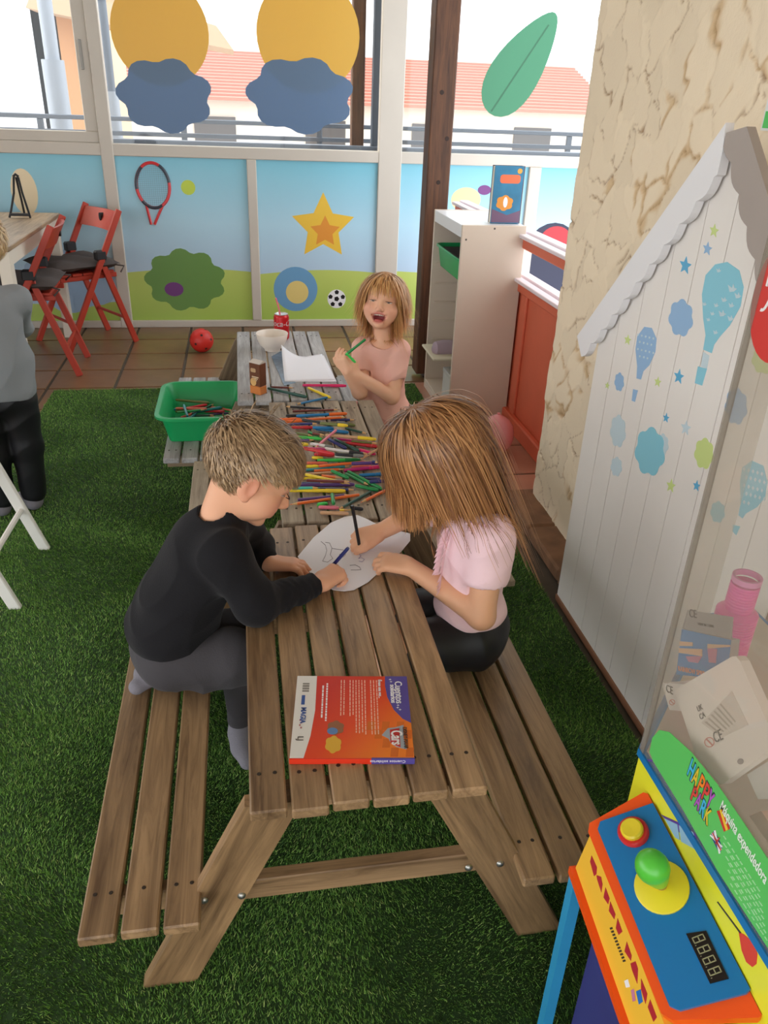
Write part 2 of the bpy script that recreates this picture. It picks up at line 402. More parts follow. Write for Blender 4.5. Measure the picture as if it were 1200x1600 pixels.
for k in range(1,24):
    zz = -0.128+0.256*k/24; xx = 0.098*math.sqrt(max(0,1-(zz/0.128)**2)); st.box((c0[0]-xx,WY+0.0108,c0[1]+zz-0.0008),(c0[0]+xx,WY+0.0119,c0[1]+zz+0.0008))
for k in range(1,16):
    xx = -0.098+0.196*k/16; zz = 0.128*math.sqrt(max(0,1-(xx/0.098)**2)); st.box((c0[0]+xx-0.0006,WY+0.0108,c0[1]-zz),(c0[0]+xx+0.0006,WY+0.0119,c0[1]+zz))
st.build('racket_print_string', M_pr('string',(120,150,165)), P)['kind'] = 'stuff'
for sx in (-1,1):
    MB().tube([(c0[0]+sx*0.052,WY+0.0095,c0[1]-0.105),(c0[0]+sx*0.030-0.012,WY+0.0095,c0[1]-0.165),(c0[0]-0.022+sx*0.010,WY+0.0095,c0[1]-0.225)],0.0085,6).build('racket_print_throat', M_pr('racket_red',(214,58,62)), P, smooth=True)
q = pw(294,293); vinyl('tennis_ball_print', poly_circle(q[0],q[1],0.043,24), M_pr('tennis',(188,208,62)), P)
# plain generic stand-ins for the printed figures: a round green bush with a violet patch
q = pw(290,438); vinyl('bush_print', poly_cloud(q[0],q[1],0.26,0.20,9), M_pr('bush_green',(104,146,72)), P)
q2 = pw(272,452); vinyl('patch_print', poly_circle(q2[0],q2[1],0.06,20,0.045), M_pr('violet',(112,54,124)), P, 2)
P = PANELS['football']
q = pw(505,355); vinyl('star_print', poly_star(q[0],q[1],0.21,0.5), M_pr('yellow',(232,190,66)), P)
q2 = pw(508,362); vinyl('star_print_centre', poly_star(q2[0],q2[1],0.10,0.5), M_pr('orange',(222,146,58)), P, 2)
q = pw(462,452); vinyl('disc_print', poly_circle(q[0],q[1],0.145,32), M_pr('soft_blue',(108,160,202)), P)
vinyl('disc_print_centre', poly_circle(q[0]+0.01,q[1]-0.02,0.075,28), M_pr('sand',(226,204,128)), P, 2)
q = pw(526,467); vinyl('football_print', poly_circle(q[0],q[1],0.062,28), M_pr('ball_white',(236,236,240)), P)
for k in range(5):
    a = k*2*math.pi/5+0.3; vinyl('football_print_patch', [(u,w) for (u,w) in poly_circle(q[0]+0.044*math.cos(a),q[1]+0.044*math.sin(a),0.016,5,a0=a)], M_pr('ball_black',(26,26,30)), P, 2)
vinyl('football_print_patch', poly_circle(q[0],q[1],0.018,5), M_pr('ball_black',(26,26,30)), P, 2)
P = PANELS['elsewhere']
q = pw(38,300); vinyl('oval_print', poly_circle(q[0],q[1],0.075,24,0.13), M_pr('straw',(232,214,178)), P)
q = pw(110,440); vinyl('drift_print', poly_cloud(q[0],q[1],0.30,0.20,6), M_pr('ice',(158,186,216)), P)
P = PANELS['post']
q = pw(728,312); vinyl('disc_print', poly_circle(q[0],q[1],0.10,24,0.075), M_pr('cream',(226,210,160)), P)
q = pw(757,297); vinyl('swoosh_print', poly_circle(q[0],q[1],0.045,20,0.03), M_pr('violet',(78,52,128)), P, 2)
P = PANELS['far']
q = pw(860,410); vinyl('disc_print', poly_circle(q[0],q[1],0.22,24,0.26), M_pr('navy',(34,36,64)), P)
q = pw(868,375); vinyl('disc_print_red', poly_circle(q[0],q[1],0.11,24,0.09), M_pr('red',(176,40,52)), P, 2)

# window stickers: plain yellow suns over denim-blue clouds, and a green leaf
def vinyl_mat(name, rgb):
    m = bpy.data.materials.new(name); m.use_nodes = True; N = m.node_tree.nodes; L = m.node_tree.links; p = N['Principled BSDF']; p.inputs['Base Color'].default_value = srgb(rgb); p.inputs['Roughness'].default_value = 0.4
    t = N.new('ShaderNodeBsdfTranslucent'); t.inputs[0].default_value = srgb(rgb); x = N.new('ShaderNodeMixShader'); x.inputs[0].default_value = 0.35
    L.new(p.outputs[0],x.inputs[1]); L.new(t.outputs[0],x.inputs[2]); L.new(x.outputs[0],N['Material Output'].inputs[0]); return m
M_sy = vinyl_mat('sticker_yellow',(228,190,92)); M_sb = vinyl_mat('sticker_blue',(112,138,170)); M_sg = vinyl_mat('sticker_green',(84,154,120))
def sticker(name, label, parts):
    r = thing(name, label, 'sticker', (parts[0][1][0][0], WY+0.017, 1.3))
    for k,(nm,poly,m) in enumerate(parts): MB().prism(poly[::-1], 'y', WY+0.0168-0.0006*(k+1), WY+0.0172-0.0006*k).build(nm, m, r)
def pq(x, y): p = PY(x, y, WY+0.016); return (p.x, p.z)
a = pq(250,50); b = pq(258,150)
sticker('window_sticker', 'window sticker of a yellow disc above a blue cloud, beside the left window frame', [('sun_disc', poly_circle(a[0],a[1],0.27,40,0.27), M_sy), ('cloud', poly_cloud(b[0],b[1],0.28,0.20,7), M_sb)])
a = pq(482,55); b = pq(470,150)
sticker('window_sticker', 'window sticker of a yellow disc above a blue cloud, nearer the wooden post', [('sun_disc', poly_circle(a[0],a[1],0.30,40,0.30), M_sy), ('cloud', poly_cloud(b[0],b[1],0.33,0.21,7), M_sb)])
a = pq(815,100); leaf = []
for k in range(30):
    t = 2*math.pi*k/30; u = 0.33*math.cos(t); w = 0.15*math.sin(t)*(1-0.35*math.cos(t)); leaf.append((a[0]+u*0.55-w*0.83, a[1]+u*0.83+w*0.55))
vein = [(a[0]-0.17,a[1]-0.262),(a[0]-0.162,a[1]-0.268),(a[0]+0.15,a[1]+0.21),(a[0]+0.142,a[1]+0.214)]
sticker('leaf_sticker', 'green leaf-shaped window sticker right of the wooden post', [('leaf', leaf, M_sg), ('vein', vein, mat('sticker_dkgreen',(34,96,66),0.4))])

# ---------------- wooden post, right-hand stuccoed pillar wall, ceiling and added left wall
M_postw = wood('dark_post', (104,66,42), (58,34,22), 'z', 0.6, 0.0)
pst = struct(MB().cbox((0.930,4.165,0.02),(1.048,4.285,2.36), 0.006).build('trim_1', M_postw))
for (u,v,w) in ((0.98,4.164,1.42),(1.02,4.164,1.22),(0.99,4.164,1.02),(1.01,4.164,0.86)):
    MB().lathe([(0.0,0),(0.012,0),(0.010,0.002)],10).xf(Matrix.Translation((u,v+0.002,w)) @ Matrix.Rotation(math.pi/2,4,'X')).build('knot', mat('knot_dark',(46,28,20),0.7), pst)
MB().lathe([(0.02,0),(0.02,0.02)],12,(0.99,4.22,0)).build('post_foot', mat('steel',(110,104,98),0.4,0.7), pst)
struct(MB().box((-4.2,-2.6,2.45),(1.6,WY+0.06,2.52)).build('ceiling', M_ceil))
struct(MB().box((-2.9,3.1,0.0),(-2.8,WY+0.06,2.45)).build('wall_left_added', mat('added_wall_plaster',(206,190,164),0.8,var=0.05)))  # unseen solid wall, added to cut the side light on the back of the room

M_stucco = mat('stucco', (222,196,156), 0.85, attr='Col', bump=0.25, bscale=140)
def worley(P, seed, n):
    r = np.random.default_rng(seed); lo = P.min(0)-0.1; hi = P.max(0)+0.1
    S = r.uniform(lo, hi, (n,2)); d1 = np.full(len(P),9.0); d2 = d1.copy(); idx = np.zeros(len(P),int)
    for k in range(n):
        d = np.hypot(P[:,0]-S[k,0], P[:,1]-S[k,1]); m = d < d1
        d2 = np.where(m, d1, np.minimum(d2,d)); idx = np.where(m,k,idx); d1 = np.where(m,d,d1)
    return d1, d2, idx, r.uniform(-1,1,n)
def stucco_wall():
    X0 = 1.065; y0, y1, z0, z1 = 0.35, 2.585, 0.0, 2.45; ny, nz = 420, 440
    Yg, Zg = np.meshgrid(np.linspace(y1,y0,ny), np.linspace(z0,z1,nz), indexing='ij'); P = np.stack([Yg.ravel(), Zg.ravel()],1)
    w = P.copy()
    w[:,0] += 0.016*np.sin(P[:,1]*19+2*np.sin(P[:,0]*13))+0.008*np.sin(P[:,1]*61+P[:,0]*33)+0.004*np.sin(P[:,1]*140+P[:,0]*90); w[:,1] += 0.018*np.sin(P[:,0]*21+1.7*np.sin(P[:,1]*11))+0.008*np.sin(P[:,0]*67)+0.004*np.sin(P[:,0]*150+P[:,1]*80)
    w[:,1] *= 0.92
    d1,d2,idx,lev = worley(w, 5, 520); e = d2-d1
    kn = np.sin(P[:,0]*23+3*np.sin(P[:,1]*15))+np.sin(P[:,1]*27+2.2*np.sin(P[:,0]*19)); keep = np.clip((kn+0.45)*1.3,0,1)   # many joints are trowelled over
    cr = np.exp(-(e/0.0027)**2)*(0.06+0.94*keep)
    d1b,d2b,idb,levb = worley(w*1.0+0.37, 9, 80); eb = d2b-d1b
    disp = 0.0022*lev[idx]*np.clip(e/0.012,0,1)+0.0035*levb[idb]*np.clip(eb/0.03,0,1)-0.007*cr+0.0012*np.sin(P[:,0]*47+2*np.sin(P[:,1]*31))*np.sin(P[:,1]*39)
    V = np.stack([X0-disp, P[:,0], P[:,1]],1)
    base = np.array(srgb(240,222,194))[:3]; dark = np.array(srgb(150,112,74))[:3]; ochre = np.array(srgb(206,166,110))[:3]
    C = base*(1+0.05*lev[idx][:,None]); k1 = np.clip(cr*0.85,0,1)[:,None]; C = C*(1-k1)+dark*k1
    k2 = np.clip(np.exp(-((e-0.006)/0.008)**2)*(levb[idb] > 0.2)*keep*0.6,0,1)[:,None]; C = C*(1-k2)+ochre*k2
    C = np.concatenate([C, np.ones((len(C),1))],1)
    I = np.arange(ny*nz).reshape(ny,nz); Q = np.stack([I[:-1,:-1],I[1:,:-1],I[1:,1:],I[:-1,1:]],-1).reshape(-1,4)
    b = len(V); a = I[0]; edge = np.stack([np.full(nz,X0+0.5), np.full(nz,y1)+0.008*lev[idx.reshape(ny,nz)[0]], np.linspace(z0,z1,nz)],1)
    V = np.concatenate([V, edge]); C = np.concatenate([C, C[a]])
    E2 = np.stack([a[:-1], a[1:], b+np.arange(1,nz), b+np.arange(nz-1)],1)
    me = bpy.data.meshes.new('wall_right'); me.from_pydata(V.tolist(), [], Q.tolist()+E2.tolist())
    me.polygons.foreach_set('use_smooth', [True]*len(me.polygons))
    ca = me.color_attributes.new('Col','FLOAT_COLOR','POINT'); ca.data.foreach_set('color', C.astype(np.float32).reshape(-1))
    me.materials.append(M_stucco); me.update()
    w_ = struct(link('wall_right', me)); return w_
wr = stucco_wall()
struct(MB().box((1.10,-2.6,0.0),(1.6,2.56,2.45)).build('wall_right_core', mat('stucco_core',(206,182,146),0.9), wr))
M_curb = mat('curb_stone', (128,92,66), 0.8, var=0.3, vscale=14, bump=0.5, bscale=30)
yy = 2.63
for k in range(6):
    y2 = yy-0.30; struct(MB().cbox((0.955+0.012*rng.random(),y2+0.005,-0.004),(1.10,yy,0.045+0.012*rng.random()),0.008).build('baseboard_right' if k == 0 else 'baseboard_right_stone', M_curb, None if k == 0 else cb0))
    if k == 0: cb0 = bpy.data.objects['baseboard_right']
    yy = y2

# ---------------- red fence with white rails behind the shelf
M_red = mat('red_paint', (220,108,78), 0.5, var=0.06, vscale=6); M_railw = mat('rail_white', (238,226,232), 0.5)
fen = thing('painted_fence', 'red panelled low fence with white double rails behind the pillar', 'fence', (1.25,3.8,0))
MB().cbox((1.245,2.62,0.05),(1.275,4.7,0.655),0.004).build('red_panel', M_red, fen)
for zz in (0.86,0.672): 
    MB().cbox((1.225,2.62,zz-0.045),(1.265,4.7,zz-0.002),0.004).build('red_rail', M_red, fen)
    MB().cbox((1.205,2.62,zz),(1.245,4.7,zz+0.016),0.003).build('white_board', M_railw, fen)
    MB().cbox((1.25,2.62,zz+0.006),(1.30,4.7,zz+0.024),0.003).build('white_board', M_railw, fen)
MB().cbox((1.215,2.62,0.0),(1.245,4.7,0.075),0.006).build('base_board', M_red, fen)
for y in (3.36,4.0,4.62): MB().cbox((1.232,y,0.07),(1.246,y+0.07,0.63),0.004).build('stile', M_red, fen)
for y in (2.8,3.7,4.6): MB().cbox((1.268,y,0),(1.30,y+0.06,0.86),0.004).build('fence_post', M_red, fen)

# ================================================================== OUTSIDE, beyond the windows
struct(MB().box((-14,WY+0.1,-0.3),(16,40,-0.1)).build('ground_outside', mat('concrete',(206,200,192),0.9,var=0.06,vscale=1)))
struct(MB().box((-14,-8,-0.3),(-4.2,WY+0.1,-0.1)).build('ground_outside_side', mat('concrete',(206,200,192),0.9)))
M_rail = mat('rail_steel', (92,100,112), 0.45, 0.3)
struct(MB().cbox((-0.74,WY+0.055,1.055),(4.6,WY+0.14,1.118),0.004).build('trim_2', M_rail))
rl = thing('terrace_railing', 'grey steel railing outside below the window stickers', 'railing', (0,6.2,0))
for zz in (0.62,0.9,1.10,1.19): MB().cbox((-3.2,6.18,zz),(3.4,6.22,zz+0.028),0.004).build('rail', M_rail, rl)
for k in range(8): MB().cbox((-3.2+k*0.94,6.185,0.0 if k%2 else 0.0),(-3.16+k*0.94,6.215,1.19),0.004).build('railing_post', M_rail, rl)
tag(MB().cbox((0.72,5.50,-0.1),(0.80,5.58,2.6),0.005).build('wooden_pole', M_postw), 'brown wooden pole outside, behind the right yellow sticker', 'pole')
tag(MB().cbox((0.835,5.42,-0.1),(0.90,5.46,2.6),0.005).build('steel_post', M_rail), 'dark grey steel post outside against the window frame', 'post')
def pole(p0, p1, Y, r, label):
    a = PY(p0[0],p0[1],Y); b = PY(p1[0],p1[1],Y); r_ = thing('lamp_pole', label, 'pole', (b.x,Y,-0.1))
    MB().tube([(b.x,Y,-0.1),(b.x,Y,b.z),(b.x,Y,a.z+1.5)],r,12).build('shaft', M_rail if r < 0.05 else mat('pole_grey',(150,156,166),0.5,0.3), r_, smooth=True)
    MB().tube([(b.x,Y,-0.1),(b.x,Y,b.z+0.25)],r*1.55,12).build('sleeve', mat('pole_grey',(150,156,166),0.5,0.3), r_, smooth=True)
pole((70,0),(90,150),7.4,0.055,'thick grey lamp pole outside the left window')
pole((165,0),(180,200),7.0,0.035,'thin grey pole outside between the frame and left sticker')
# tiled roof building across the way
def quad_wall(name, pts, m, par=None): return MB().add(pts, [tuple(range(len(pts)))]).build(name, m, par)
M_roof = bpy.data.materials.new('roof_tiles'); M_roof.use_nodes = True
_p = M_roof.node_tree.nodes['Principled BSDF']; _p.inputs['Base Color'].default_value = srgb(186,128,112); _p.inputs['Roughness'].default_value = 0.9
YB = 15.0
r0 = PY(300,86,YB+2.5); r1 = PY(925,100,YB+2.5); e0 = PY(300,163,YB); e1 = PY(925,172,YB)
hb = thing('roofed_building', 'long low building with red tiled roof beyond the terrace', 'building', (r1.x,YB,-0.1))
nrow = 16
zt = (r0.z+r1.z)/2; zb = (e0.z+e1.z)/2; xl, xr = e0.x-3, r1.x-0.4
for k in range(nrow):
    t0, t1 = k/nrow, (k+1)/nrow; y0_, y1_ = YB+2.5*t0, YB+2.5*t1+0.05; za, zb_ = zb+(zt-zb)*t0, zb+(zt-zb)*t1
    MB().add([(xl,y0_,za),(xr,y0_,za),(xr,y0_,za+0.05),(xl,y0_,za+0.05),(xl,y1_,zb_+0.02),(xr,y1_,zb_+0.02)],[(0,1,2,3),(3,2,5,4)]).build('tile_course', M_roof, hb)
MB().box((xl,YB+0.3,-0.1),(xr-0.3,YB+4.5,zb+0.05)).build('wall', mat('white_render',(240,232,220),0.9), hb)
MB().box((xl,YB+2.55,zb),(xr,YB+2.6,zt)).build('back_slope', M_roof, hb)
for k in range(6):
    MB().box((xl+3+k*1.9,YB+0.25,zb-1.2),(xl+3.7+k*1.9,YB+0.31,zb-0.25)).build('window', mat('dark_pane',(88,84,84),0.3), hb)
# the house at the left with its wooden eave
YL = 9.5
a = PY(55,0,YL); b = PY(128,190,YL)
hl = thing('eaved_house', 'pale house with wooden eave outside the left window', 'building', (a.x,YL,-0.1))
MB().box((-9,YL+0.2,-0.1),(a.x+0.05,YL+4,4)).build('white_wall', mat('white_render2',(238,240,246),0.9), hl)
MB().box((a.x+0.05,YL+0.25,-0.1),(b.x+0.1,YL+3.5,3.1)).build('beige_wall', mat('beige_render',(226,190,150),0.9), hl)
for x in (85,112): 
    q = PY(x,150,YL+0.2); MB().box((q.x-0.12,YL+0.2,0.6),(q.x+0.12,YL+0.26,2.1)).build('window', mat('amber_pane',(196,142,96),0.5), hl)
e = [PY(40,12,YL-0.3), PY(365,78,YL-0.3), PY(338,40,YL-0.3), PY(60,-45,YL-0.3)]
MB().add([tuple(q) for q in e]+[(q.x,q.y+1.2,q.z) for q in e],[(3,2,1,0),(4,5,6,7),(0,1,5,4),(2,3,7,6),(1,2,6,5),(0,4,7,3)]).build('eave', mat('eave_wood',(196,164,134),0.8), hl)
# stack of white plastic chairs
def plastic_chair(loc, label):
    r = thing('plastic_chair', label, 'chair', loc, 0.5, 'stacked white plastic chairs'); m = mat('white_plastic',(240,238,236),0.4)
    MB().cbox((-0.2,-0.2,0.40),(0.2,0.2,0.43),0.01).build('seat', m, r, world=False)
    MB().cbox((-0.2,0.18,0.43),(0.2,0.205,0.80),0.01).build('backrest', m, r, world=False)
    for sx in (-1,1):
        MB().tube([(sx*0.21,-0.18,0.62),(sx*0.21,0.19,0.62)],0.018,6).build('armrest', m, r, world=False)
        for sy in (-1,1): MB().tube([(sx*0.18,sy*0.18,0.42),(sx*0.22,sy*0.22,0.0)],0.018,6).build('leg', m, r, world=False)
q = PY(18,195,8.2)
for k,nm in enumerate(('lowest','second lowest','middle','second highest','topmost')):
    plastic_chair((q.x,8.2,-0.1+0.19*k), '%s white plastic chair in the stack outside the left window'%nm)
# ================================================================== PICNIC TABLES
M_w1 = wood('acacia_warm', (176,142,104), (102,76,52), 'y', 0.40, 0.18)
M_w1x = wood('acacia_warm_x', (172,138,100), (106,80,54), 'x', 0.55, 0.1)
M_w1l = wood('acacia_leg_l', (164,130,92), (92,68,44), 'z', 0.5, 0.1, rot=-0.43)
M_w1r = wood('acacia_leg_r', (164,130,92), (92,68,44), 'z', 0.5, 0.1, rot=0.43)
M_w2 = wood('weathered_mid', (176,160,138), (112,96,80), 'y', 0.7, 0.12)
M_w3 = wood('weathered_grey', (186,184,184), (126,122,120), 'y', 0.75, 0.10)
M_screw = mat('screw_dark', (52,40,30), 0.6, 0.3); M_bolt = mat('bolt_zinc', (168,166,160), 0.35, 0.9)
ZT, ZB = 0.436, 0.236
def picnic_table(label, x0, y0, L, mt, ml, mr, mx, near):
    W = 0.365; t = thing('picnic_table', label, 'table', (x0+W/2, y0+L/2, 0), 0, 'low wooden picnic tables in a row')
    pw_, gap = 0.0555, (W-6*0.0555)/5
    top = MB().cbox((0,0,-0.02),(pw_,L,0), 0.0028).mesh('tabletop_plank', mt)
    scr = MB().lathe([(0.0001,0.0006),(0.0032,0.0006),(0.0036,0.0)],8,caps=False).mesh('screw', M_screw)
    def screws(pl, w, ln, two=True):
        for yy in (0.075, ln-0.075):
            for xx in ((w*0.28,w*0.72) if two else (w*0.5,)): link('screw', scr, pl, (xx, yy, 0.0001))
    for i in range(6):
        dy = rng.uniform(-0.004,0.004)
        pl = link('tabletop_plank', top, t, Vector((x0+i*(pw_+gap), y0+dy, ZT+rng.uniform(-0.0012,0.0012)))-t.location)
        screws(pl, pw_, L)
    bw = 0.0555; bgap = 0.0075; BL = L-0.005; bench = MB().cbox((0,0,-0.02),(bw,BL,0), 0.0028).mesh('bench_plank', mt)
    for (bx) in (x0-0.085-3*bw-2*bgap+0.0, x0+W+0.075):
        for i in range(3):
            pl = link('bench_plank', bench, t, Vector((bx+i*(bw+bgap), y0-0.022+rng.uniform(-0.004,0.004), ZB+rng.uniform(-0.001,0.001)))-t.location)
            screws(pl, bw, BL, i != 1)
    xl, xr = x0-0.200, x0+W+0.110
    for (ya, s) in ((y0+0.032,1),(y0+L-0.056,-1)):
        for (b0,b1,t0,t1,m,bolts) in ((xl,xl+0.090,x0-0.008,x0+0.080,ml,(x0-0.082,x0-0.022)),(xr,xr+0.086,x0+W-0.096,x0+W-0.006,mr,(x0+W-0.004,x0+W+0.052))):
            lg = MB().prism([(b0,0.004),(b1,0.004),(t1,ZT-0.021),(t0,ZT-0.021)],'y',ya,ya+0.024).build('leg', m, t)
            for bx in bolts:
                yb = ya if s > 0 else ya+0.024
                M = Matrix.Translation((bx,yb,0.214)) @ Matrix.Rotation(math.pi/2*s,4,'X')
                MB().lathe([(0.0001,0.0045),(0.004,0.004),(0.0065,0.002),(0.0072,0.0)],12,caps=False).xf(M).build('bolt', M_bolt, lg, smooth=True)
        yb = ya+0.024 if s > 0 else ya-0.024
        MB().cbox((x0-0.262,yb,ZB-0.066),(x0+W+0.250,yb+0.024,ZB-0.0205),0.002).build('crossbeam', mx, t)
        MB().cbox((x0+0.02,yb,ZT-0.064),(x0+W-0.02,yb+0.024,ZT-0.0205),0.002).build('batten', mx, t)
    return t
picnic_table('warm brown wooden picnic table in the foreground with an orange book on it', -0.027, 0.832, 0.873, M_w1, M_w1l, M_w1r, M_w1x, True)
M_w2x = wood('weathered_mid_x', (150,128,102), (96,78,60), 'x', 0.7); M_w2l = wood('weathered_mid_l', (150,128,102), (96,78,60), 'z', 0.7, rot=-0.43); M_w2r = wood('weathered_mid_r', (150,128,102), (96,78,60), 'z', 0.7, rot=0.43)
picnic_table('weathered middle picnic table covered with coloured pencils', 0.067, 1.722, 0.880, M_w2, M_w2l, M_w2r, M_w2x, False)
picnic_table('grey weathered picnic table farthest from the camera with bowl and can', -0.040, 2.622, 0.915, M_w3, M_w2l, M_w2r, M_w2x, False)

# ================================================================== SHELF UNIT
M_sh = mat('shelf_white_shaded', (214,198,182), 0.4, var=0.02); M_shtop = mat('shelf_white_lit', (228,228,232), 0.35)  # one white paint: beige copy carries the shade, paler top the window light
sh = thing('storage_shelf', 'tall narrow white open shelf beside the wooden post', 'shelf', (1.09,3.745,0))
SX0, SX1, SY0, SY1, SH = 0.945, 1.235, 3.47, 4.02, 0.91
MB().cbox((SX0,SY0,0.0),(SX1,SY0+0.018,SH),0.002).build('side_panel', M_sh, sh)
MB().cbox((SX0,SY1-0.018,0.0),(SX1,SY1,SH),0.002).build('side_panel', M_sh, sh)
MB().cbox((SX0,SY0+0.018,SH-0.055),(SX1,SY1-0.018,SH-0.002),0.002).build('top_board', M_shtop, sh)
MB().cbox((SX0,SY0+0.018,0.03),(SX1,SY1-0.018,0.05),0.002).build('bottom_board', M_sh, sh)
MB().cbox((SX0,SY0+0.018,0.0),(SX0+0.016,SY1-0.018,0.03),0.002).build('plinth', M_sh, sh)
MB().cbox((SX1-0.006,SY0+0.018,0.05),(SX1,SY1-0.018,SH-0.06),0.001).build('back_panel', M_sh, sh)
for k in range(7):
    zz = 0.17+k*0.096
    for (ya,yb) in ((SY0+0.018,SY0+0.03),(SY1-0.03,SY1-0.018)):
        MB().cbox((SX0+0.02,ya,zz),(SX1-0.02,yb,zz+0.008),0.002).build('drawer_rail', M_sh, sh)
for (x,z) in ((0.965,0.85),(1.215,0.86),(1.09,0.897)):
    MB().lathe([(0.0001,0.001),(0.004,0.001),(0.0045,0)],10,caps=False).xf(Matrix.Translation((x,SY0,z)) @ Matrix.Rotation(math.pi/2,4,'X')).build('screw_cap', mat('cap_dark',(80,74,70),0.5), sh)
M_green = mat('green_plastic', (26,160,92), 0.38, spec=0.5)
def tub(name, label, cat, x0,x1,y0,y1,z0,z1, lip=0.014, taper=0.025, m=None, r=0.035):
    """open rounded plastic tub with rolled rim"""
    m = m or M_green; root = thing(name, label, cat, ((x0+x1)/2,(y0+y1)/2,z0)); mb = MB(); rings = []
    prof = [(-taper,z0,0),(-taper*0.2,z1-0.012,0),(lip*0.35,z1-0.012,0),(lip,z1-0.010,0),(lip,z1-0.002,0),(lip*0.7,z1,0),(0,z1,0),(-0.004,z1-0.004,0),(-taper-0.004,z0+0.006,0)]
    for (o,z,_) in prof:
        P = rrect(x0-o,y0-o,x1+o,y1+o,max(0.008,r+o),5); rings.append([(a,b,z) for a,b in P])
    n = len(rings[0]); V = [v for R_ in rings for v in R_]
    Fs = [(i*n+k,i*n+(k+1)%n,(i+1)*n+(k+1)%n,(i+1)*n+k) for i in range(len(rings)-1) for k in range(n)]
    Fs += [tuple(range(n))[::-1], tuple(range((len(rings)-1)*n,len(rings)*n))]
    mb.add(V,Fs); mb.build('tub_body', m, root, smooth=True); return root
b_ = tub('storage_bin', 'small green bin with dark contents hung high in the white shelf', 'bin', SX0+0.012,SX1-0.03,SY0+0.036,SY1-0.036,0.652,0.758,0.006,0.02)
MB().cbox((SX0+0.03,SY0+0.06,0.70),(SX1-0.05,SY1-0.06,0.745),0.012).build('dark_filling', mat('dark_fill',(46,44,44),0.8,bump=0.4,bscale=40), b_)
lc = thing('lilac_cushion', 'lilac rolled cushion sticking out of the white shelf', 'cushion', (1.0,3.75,0.27))
MB().tube([(0.90,3.70,0.300),(0.915,3.70,0.300),(0.95,3.71,0.298),(1.05,3.72,0.290),(1.2,3.74,0.285),(1.22,3.74,0.285)],[0.01,0.034,0.042,0.045,0.045,0.03],14).build('roll', mat('lilac',(176,156,170),0.8,bump=0.3,bscale=30), lc, smooth=True)
MB().cbox((0.885,3.60,0.268),(1.21,3.86,0.280),0.003).build('backing_card', mat('card_cream',(222,212,190),0.7), lc)
wb = thing('white_box', 'plain white carton standing in the bottom of the white shelf', 'box', (1.06,3.62,0.05))
MB().cbox((0.965,3.52,0.051),(1.17,3.70,0.20),0.003).build('carton', mat('white_card',(226,226,224),0.6), wb)
MB().cbox((0.963,3.518,0.185),(1.172,3.702,0.208),0.002).build('lid', mat('white_card2',(216,216,214),0.6), wb)

# storybook standing on the shelf
a, b = PY(768,345,3.53), PY(811,350,3.53)
bk = thing('picture_book', 'upright blue and orange picture book on top of the white shelf', 'book', (a.x,3.53,SH))
bw_ = b.x-a.x; bh_ = 0.235
MB().box((a.x,3.545,SH),(a.x+bw_,3.575,SH+bh_-0.004)).build('pages', mat('pages',(226,220,206),0.8), bk)
MB().cbox((a.x-0.002,3.540,SH-0.0),(a.x+bw_+0.002,3.545,SH+bh_),0.001).build('front_cover', mat('cover_sea',(44,120,158),0.35,var=0.25,vscale=14), bk)
MB().cbox((a.x-0.002,3.575,SH),(a.x+bw_+0.002,3.580,SH+bh_),0.001).build('back_cover', mat('cover_dark',(52,40,46),0.4), bk)
MB().cbox((a.x+bw_,3.540,SH),(a.x+bw_+0.005,3.580,SH+bh_),0.001).build('spine', mat('cover_brown',(98,62,54),0.4), bk)
def flat(name, poly, m, par, y): return MB().prism([(p[0],p[1]) for p in poly][::-1],'y',y-0.0008,y).build(name, m, par)
flat('title_print', rrect(a.x+0.025,SH+0.165,a.x+bw_-0.012,SH+0.200,0.012), mat('print_coral',(232,110,70),0.4), bk, 3.540)
flat('badge_print', poly_circle(a.x+bw_-0.018,SH+0.215,0.011,14), mat('print_gold',(214,162,70),0.4), bk, 3.540)
flat('blob_print', poly_cloud(a.x+0.055,SH+0.085,0.040,0.033,6), mat('print_orange',(222,84,48),0.4), bk, 3.540)
flat('blob_print_pale', poly_circle(a.x+0.058,SH+0.088,0.010,12,0.022), mat('ball_white',(236,236,240),0.4), bk, 3.5395)
flat('floor_print', [(a.x,SH+0.004),(a.x+bw_,SH+0.004),(a.x+bw_,SH+0.055),(a.x+0.07,SH+0.035),(a.x,SH+0.06)], mat('print_reef',(112,84,110),0.4), bk, 3.5402)

# pink balloon on the tiles
c_ = PY(776,676,3.10)
bl = thing('balloon', 'pink balloon on the tiles by the red fence', 'balloon', (c_.x,3.10,0))
zb_ = 0.083
prof = [(0.0005,-0.083),(0.03,-0.079),(0.055,-0.064),(0.070,-0.040),(0.0765,-0.010),(0.076,0.015),(0.068,0.046),(0.050,0.070),(0.028,0.085),(0.010,0.092),(0.004,0.094)]
MB().lathe(prof,24,(c_.x,3.10,zb_)).xf(Matrix.Translation((0,0,0))).build('skin', mat('pink_latex',(238,166,172),0.25,sss=0.1), bl, smooth='all')
MB().lathe([(0.004,0.0),(0.008,0.008),(0.001,0.009)],10,(c_.x,3.10,zb_+0.093)).build('knot', mat('pink_latex',(238,166,172),0.25), bl, smooth=True)

